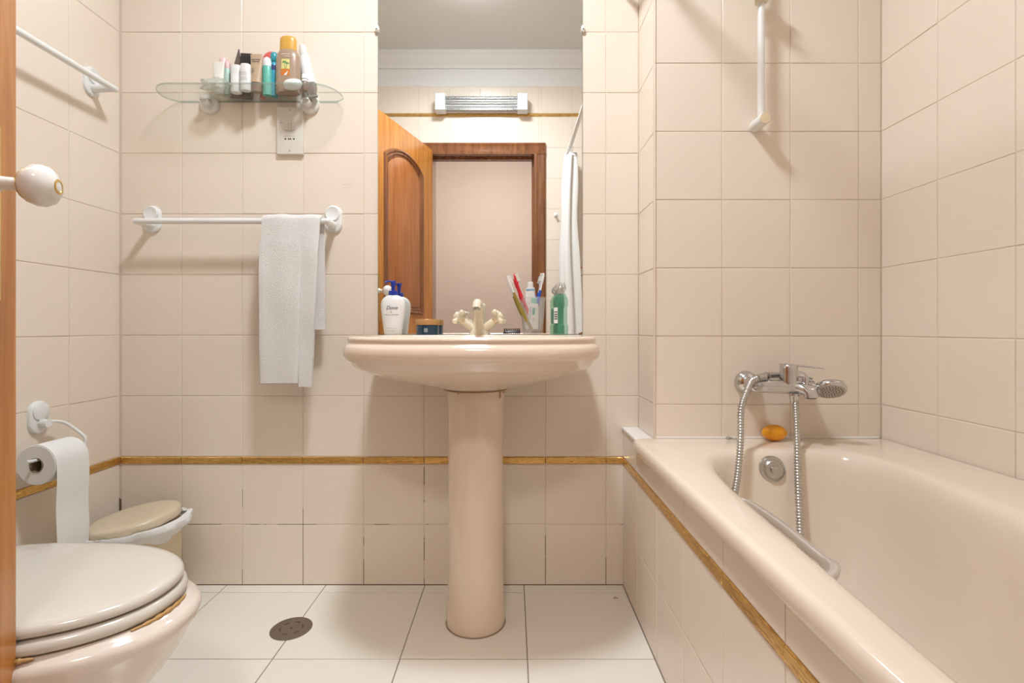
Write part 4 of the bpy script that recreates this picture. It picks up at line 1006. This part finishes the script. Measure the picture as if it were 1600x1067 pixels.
# ------------------------------------------------------------------ bath mixer
bm_ = thing('bath_mixer', 'chrome wall-mounted bath mixer tap above the bathtub', 'faucet', (.77, YP, .66))
AX = .683
for X, nm in ((AX, 'rosette'), (AX+.15, 'rosette')):
    mb = MB(); mb.lathe([(.032, 0), (.033, .004), (.0315, .013), (.026, .023), (.018, .029), (.013, .031), (.013, .04)], (X, YP-.0005, .690), 36, axis='Y'); mb.build(nm, M_CHROME, bm_, smooth=60)
mb = MB()
mb.tube([(AX-.004, YP-.035, .689), (AX-.002, YP-.050, .688), (AX+.004, YP-.058, .686)], .017, 20)
# horizontal body tapering into the spout nose
body = [((AX-.012, YP-.058, .686), .012, .014), ((AX-.002, YP-.060, .686), .018, .018), ((AX+.03, YP-.064, .684), .020, .018), ((AX+.07, YP-.068, .683), .022, .0185), ((AX+.10, YP-.072, .684), .027, .021), ((AX+.13, YP-.078, .682), .027, .0195), ((AX+.152, YP-.088, .679), .023, .016), ((AX+.163, YP-.095, .677), .014, .010)]
gl = []
for i, (c, w_, h_) in enumerate(body):
    a, b = Vector(body[max(0, i-1)][0]), Vector(body[min(len(body)-1, i+1)][0]); gl.append(hsec(c, w_, h_, b-a, (0, 0, 1)))
mb.loft(gl)
mb.tube([(AX+.15, YP-.02, .690), (AX+.15, YP-.07, .686)], .016, 20)
mb.build('mixer_body', M_CHROME, bm_, smooth=60)
mb = MB(); gl = [hsec(c_, w_, h_, t_, u_) for c_, w_, h_, t_, u_ in (((AX+.112, YP-.066, .684), .032, .020, (.15, -1, 0), (0, 0, 1)), ((AX+.116, YP-.084, .683), .030, .0185, (.15, -1, -.05), (0, 0, 1)), ((AX+.121, YP-.098, .680), .026, .0165, (.15, -1, -.2), (0, -.1, 1)), ((AX+.124, YP-.110, .676), .022, .0135, (.1, -1, -.6), (0, -.5, 1)), ((AX+.125, YP-.116, .669), .0175, .012, (0, -.5, -1), (0, -1, .4)), ((AX+.125, YP-.115, .659), .0165, .0145, (0, 0, -1), (0, -1, 0)))]
mb.loft(gl); sp_ = mb.build('spout', M_CHROME, bm_, smooth=60)
mb = MB(); mb.lathe([(.0135, 0), (.0135, -.002), (.010, -.003)], (AX+.125, YP-.115, .6588), 20); mb.build('aerator', M_DARK, sp_)
mb = MB(); lx, ly = .772, YP-.072; mb.lathe([(.024, .692), (.0245, .699), (.0235, .703), (.0235, .735), (.0230, .741), (.021, .744), (.002, .7445)], (lx, ly, 0), 36); lv = mb.build('cartridge_dome', M_CHROME, bm_, smooth=45)
mb = MB(); gl = []
for x, w_, h_, z in ((lx-.018, .016, .003, .7445), (lx, .018, .0035, .7450), (lx+.02, .014, .0032, .7435), (lx+.045, .010, .0028, .7405), (lx+.075, .009, .0026, .737), (lx+.088, .007, .002, .7355)):
    gl.append(hsec((x, ly-.010*(x-lx)/.088, z), w_, h_, (1, 0, -.1), (0, 0, 1)))
mb.loft(gl); mb.build('lever', M_CHROME, bm_, smooth=60)
mb = MB(); mb.lathe([(.0085, .690), (.0085, .712), (.0075, .714), (.001, .7145)], (lx+.034, ly-.022, 0), 20); mb.build('diverter_knob', M_CHROME, bm_, smooth=45)
hx0 = .776
mb = MB(); mb.lathe([(.013, .668), (.0135, .664), (.0125, .655), (.0105, .652), (.0105, .640), (.0085, .638), (.0085, .634)], (hx0, ly-.020, 0), 20); mb.build('hose_outlet', M_CHROME, bm_, smooth=45)
# hand shower lying across the mixer
hs = thing('hand_shower', 'chrome hand shower with a ribbed hose resting on mixer', 'hand shower', (.80, YP-.09, .70))
hp = catmull([(.702, YP-.078, .7125), (.73, YP-.052, .7130), (.765, YP-.040, .712), (.805, YP-.050, .704), (.838, YP-.072, .697)], 6)
mb = MB(); mb.tube(hp, .01, 18, rf=lambda t: .0085+.003*t); mb.build('grip', M_CHROME, hs, smooth=60)
mb = MB(); mb.M = Matrix.Translation((.8705, YP-.098, .685)) @ Rz(-12) @ Ry(4) @ Rx(-36)
mb.lathe([(.037, -.014), (.0392, -.012), (.0392, -.004), (.037, .003), (.026, .008), (.002, .010)], (0, 0, 0), 40); hd = mb.build('shower_head', M_CHROME, hs, smooth=50)
MH = mb.M
mb = MB(); mb.M = MH; mb.lathe([(.0345, -.0140), (.0345, -.0152), (.002, -.0156)], (0, 0, 0), 40); fp = mb.build('spray_face', mat('spray_face_grey', (.52, .48, .42), .4), hd)
mb = MB(); mb.M = MH
for r, n_ in ((.006, 6), (.013, 12), (.020, 18), (.0275, 24)):
    for k in range(n_):
        a = 2*PI*k/n_+r*40; mb.lathe([(.0013, -.0150), (.0010, -.0172)], (r*math.cos(a), r*math.sin(a), 0), 6)
mb.build('nozzles', M_INK, fp)
mb = MB(); mb.tube([(.702, YP-.0775, .7125), (.688, YP-.083, .711), (.676, YP-.088, .7085)], .0095, 18); mb.tube([(.715, YP-.066, .713), (.713, YP-.0675, .713)], .0108, 18); mb.build('hose_nut', M_CHROME2, hs)
def hose(pts, name):
    pp = catmull(pts, 40); tot = [0]
    for a, b in zip(pp, pp[1:]): tot.append(tot[-1]+(b-a).length)
    step = .0019; out = []; d = 0; i = 0
    while d < tot[-1]:
        while tot[i+1] < d: i += 1
        out.append(pp[i].lerp(pp[i+1], (d-tot[i])/(tot[i+1]-tot[i]))); d += step
    n_ = len(out)
    mb = MB(); mb.tube(out, .008, 12, rf=lambda t: (.0068, .0090, .0090, .0068)[int(round(t*(n_-1))) % 4])
    return mb.build(name, M_CHROME2, hs, smooth=60, label='ribbed metal hose')
# left drop, a loop on the tub floor, then up to the outlet
hose([(.676, YP-.088, .7085), (.655, YP-.098, .700), (.634, YP-.118, .676), P(1158, 640, 1.335), P(1157, 690, 1.31), P(1153, 740, 1.285), P(1147, 785, 1.25), (.545, 1.22, .34), (.56, 1.17, .24), (.62, 1.08, .178), (.70, 1.05, .170), (.735, 1.10, .185), (.722, 1.17, .25), P(1256, 868, 1.215), P(1249, 800, 1.27), P(1246.5, 740, 1.305), P(1245.5, 690, 1.335), (hx0, ly-.026, .640), (hx0, ly-.0225, .637)], 'hose')
# soap, crumpled wad
sp0 = P(1210, 679, 1.447); mb = MB(); mb.sphere((sp0.x, 1.447, zr+.0235), .0345, .022, .0230, 28, 16)
for v in mb.v:
    v.z = zr+.001+(v.z-zr-.001)*(1.0); v.x += 0
tag(mb.build('soap_bar', mat('orange_soap', (.92, .38, .012), .38, sub=.1), None, smooth=60), 'orange oval soap bar on the bathtub rim below mixer', 'soap')
mb = MB(); random.seed(21); c = P(1143, 686, 1.45)
for k in range(14):
    a = random.uniform(0, 2*PI); p = Vector((c.x+random.uniform(-.014, .014), 1.455+random.uniform(-.008, .008), zr+.003+random.uniform(0, .005)))
    mb.tube([p, p+Vector((.007*math.cos(a), .005*math.sin(a), random.uniform(0, .003))), p+Vector((.013*math.cos(a+.5), .007*math.sin(a+.5), 0))], .0016, 6)
tag(mb.build('hair_wad', mat('grey_wad', (.45, .42, .38), .7), None), 'small grey wad on the bathtub rim beside the hose', 'wad')

# ------------------------------------------------------------------ shower rail
RX_, RYy = .7105, YP-.052
ra = thing('shower_rail', 'white vertical shower rail with cream end cap on alcove wall', 'shower rail', (RX_, YP, 1.436))
for z in (1.436, 2.02):
    mb = MB(); mb.lathe([(.0165, 0), (.0165, .060), (.0155, .063)], (RX_, YP-.0005, z), 28, axis='Y'); pg = mb.build('wall_peg', M_WHITE, ra, smooth=45)
    mb = MB(); mb.lathe([(.0155, .062), (.0145, .0645), (.001, .065)], (RX_, YP-.0005, z), 28, axis='Y'); mb.build('end_cap', mat('cream_end_cap', (.82, .68, .46), .4), pg, smooth=45)
mb = MB(); mb.tube([(RX_, RYy+.012, 1.445), (RX_, RYy+.012, 1.60), (RX_, RYy+.012, 2.01)], .0098, 20); mb.build('rail', M_WHITE, ra)
mb = MB(); mb.lathe([(.012, 1.772), (.017, 1.775), (.0175, 1.812), (.012, 1.815)], (RX_, RYy+.012, 0), 24)
mb.tube([(RX_-.04, RYy-.004, 1.787), (RX_-.015, RYy-.004, 1.789), (RX_+.02, RYy-.004, 1.791), (RX_+.034, RYy-.004, 1.793)], .010, 14, rf=lambda t: .008+.004*math.sin(PI*t))
mb.tube([(RX_-.005, RYy-.004, 1.79), (RX_-.035, RYy-.035, 1.81), (RX_-.06, RYy-.065, 1.835)], .012, 16)
sl = mb.build('slider', M_CREAM, ra, smooth=60)
mb = MB(); mb.tube([(RX_-.049, RYy-.004, 1.786), (RX_-.040, RYy-.004, 1.787)], .0085, 14); mb.tube([(RX_-.027, RYy-.004, 1.788), (RX_-.022, RYy-.004, 1.788)], .0112, 14); mb.build('tarnished_screw', mat('tarnished_brass', (.30, .22, .08), .4, metal=.8), sl)

# ------------------------------------------------------------------ seen in the mirror: heater, curtain, hook
he = thing('wall_heater', 'white bar heater with ribbed reflector above the door, seen in the mirror', 'heater', (-.195, YD, 2.262))
hz, hxa, hxb = 2.287, -.49, .10
for a, b in ((hxa, hxa+.065), (hxb-.065, hxb)):
    mb = MB(); mb.box(a, b, YD+.012, YD+.085, hz-.052, hz+.052, .006); mb.build('end_cap', M_WHITE2, he, smooth=50)
mb = MB(); mb.box(hxa+.05, hxb-.05, YD+.008, YD+.02, hz-.045, hz+.045)
mb.box(hxa+.1, hxa+.14, YD, YD+.01, hz-.02, hz+.02); mb.box(hxb-.14, hxb-.1, YD, YD+.01, hz-.02, hz+.02); mb.build('housing', M_WHITE, he)
mb = MB(); lo = []
for k in range(15):
    a = math.radians(-80+160*k/14); lo.append((YD+.062-.04*math.cos(a), hz+.044*math.sin(a)))
mb.loft([[(x, y, z) for y, z in lo] for x in (hxa+.06, hxb-.06)], False, False, closed=False); mb.build('reflector', mat('brushed_reflector', (.85, .85, .85), .35, metal=1), he)
mb = MB()
for z in (-.014, .016): mb.tube([(hxa+.06, YD+.046, hz+z), (hxb-.06, YD+.046, hz+z)], .006, 12)
mb.build('heating_tubes', mat('quartz_tube', (.75, .75, .75), .15, metal=.3), he)
mb = MB()
for k in range(44):
    x = hxa+.068+k*(hxb-hxa-.136)/43; mb.tube([(x, YD+.030, hz+.044), (x, YD+.060, hz+.046), (x, YD+.074, hz+.025), (x, YD+.076, hz-.02), (x, YD+.06, hz-.046), (x, YD+.030, hz-.044)], .0011, 5)
for z in (-.03, -.01, .01, .03): mb.tube([(hxa+.06, YD+.077, hz+z*.8), (hxb-.06, YD+.077, hz+z*.8)], .001, 5)
mb.build('wire_guard', M_CHROME2, he)
CRX, CRZ = .36, 1.966
mb = MB(); mb.tube([(CRX, YD+.001, CRZ), (CRX, .8, CRZ), (CRX, YB-.004, CRZ)], .0105, 16)
for y, s in ((YD+.001, 1), (YB-.001, -1)): mb.tube([(CRX, y, CRZ), (CRX, y+s*.012, CRZ), (CRX, y+s*.016, CRZ)], .022, 20)
tag(mb.build('curtain_rod', M_WHITE, None, smooth=50), 'white rod holding the shower curtain, seen in the mirror', 'curtain rod')
cu = thing('shower_curtain', 'white gathered shower curtain hanging from rod, seen in the mirror', 'shower curtain', (.355, .15, .56))
mb = MB(); folds = 9; npt = folds*10+1; loops = []
for j in range(41):
    t = j/40; z = CRZ-.035-t*1.37; amp = (.032+.036*min(1, t*3))*(1-.30*math.exp(-((t-.30)/.12)**2)); off = -.004*math.sin(t*5); lp = []
    for i in range(npt):
        u = i/(npt-1); ph = u*folds*PI*1.0; y = .058+.195*u*(.82+.18*t); x = CRX+.006+off+amp*math.sin(ph*2/1.0)*(.8+.2*math.sin(i*.7))+.008*math.sin(u*9+t*6)
        x = max(x, y*1.05+.02) if 0 else x
        lp.append((x, y+.006*math.sin(ph*2+1.2), z))
    loops.append(lp)
mb.loft(loops, False, False, closed=False); cb = mb.build('cloth', M_CURT, cu, smooth=80)
sm = cb.modifiers.new('thick', 'SOLIDIFY'); sm.thickness = .0012
for k in range(6):
    y = .066+.034*k; mb = MB(); mb.tube([(CRX+.0165*math.cos(a), y, CRZ-.006+.0225*math.sin(a)) for a in [2*PI*i/20 for i in range(21)]], .0016, 6); mb.build('ring', M_WHITE2, cu, smooth=60)
hk = MB(); hk.lathe([(.013, 0), (.013, .005), (.006, .008), (.005, .022), (.009, .028), (.002, .031)], (.283, YD, 1.582), 20, axis='Y')
for v in hk.v: v.y = YD+(YD-v.y)
tag(hk.build('wall_hook', M_WHITE2, None, smooth=50), 'small white wall hook beside the door casing, seen in the mirror', 'hook')
# smudges and a chipped tile mark
mb = MB(); c = P(543, 291, YB)
for x0, x1, z0, z1 in ((-.019, .016, .004, .0048), (-.017, -.006, -.006, -.0053), (.0, .012, -.0045, -.004), (-.004, .018, .0075, .0080)):
    mb.af([mb.av(p) for p in ((c.x+x0, YB-.0009, c.z+z0), (c.x+x1, YB-.0009, c.z+z0), (c.x+x1, YB-.0009, c.z+z1), (c.x+x0, YB-.0009, c.z+z1))])
struct('trim_16', mb, mat('tile_scuff', (.55, .43, .35), .5), smooth=0, label='faint scuff on a wall tile')
try:
    sc.cycles.use_denoising = True
except Exception: pass
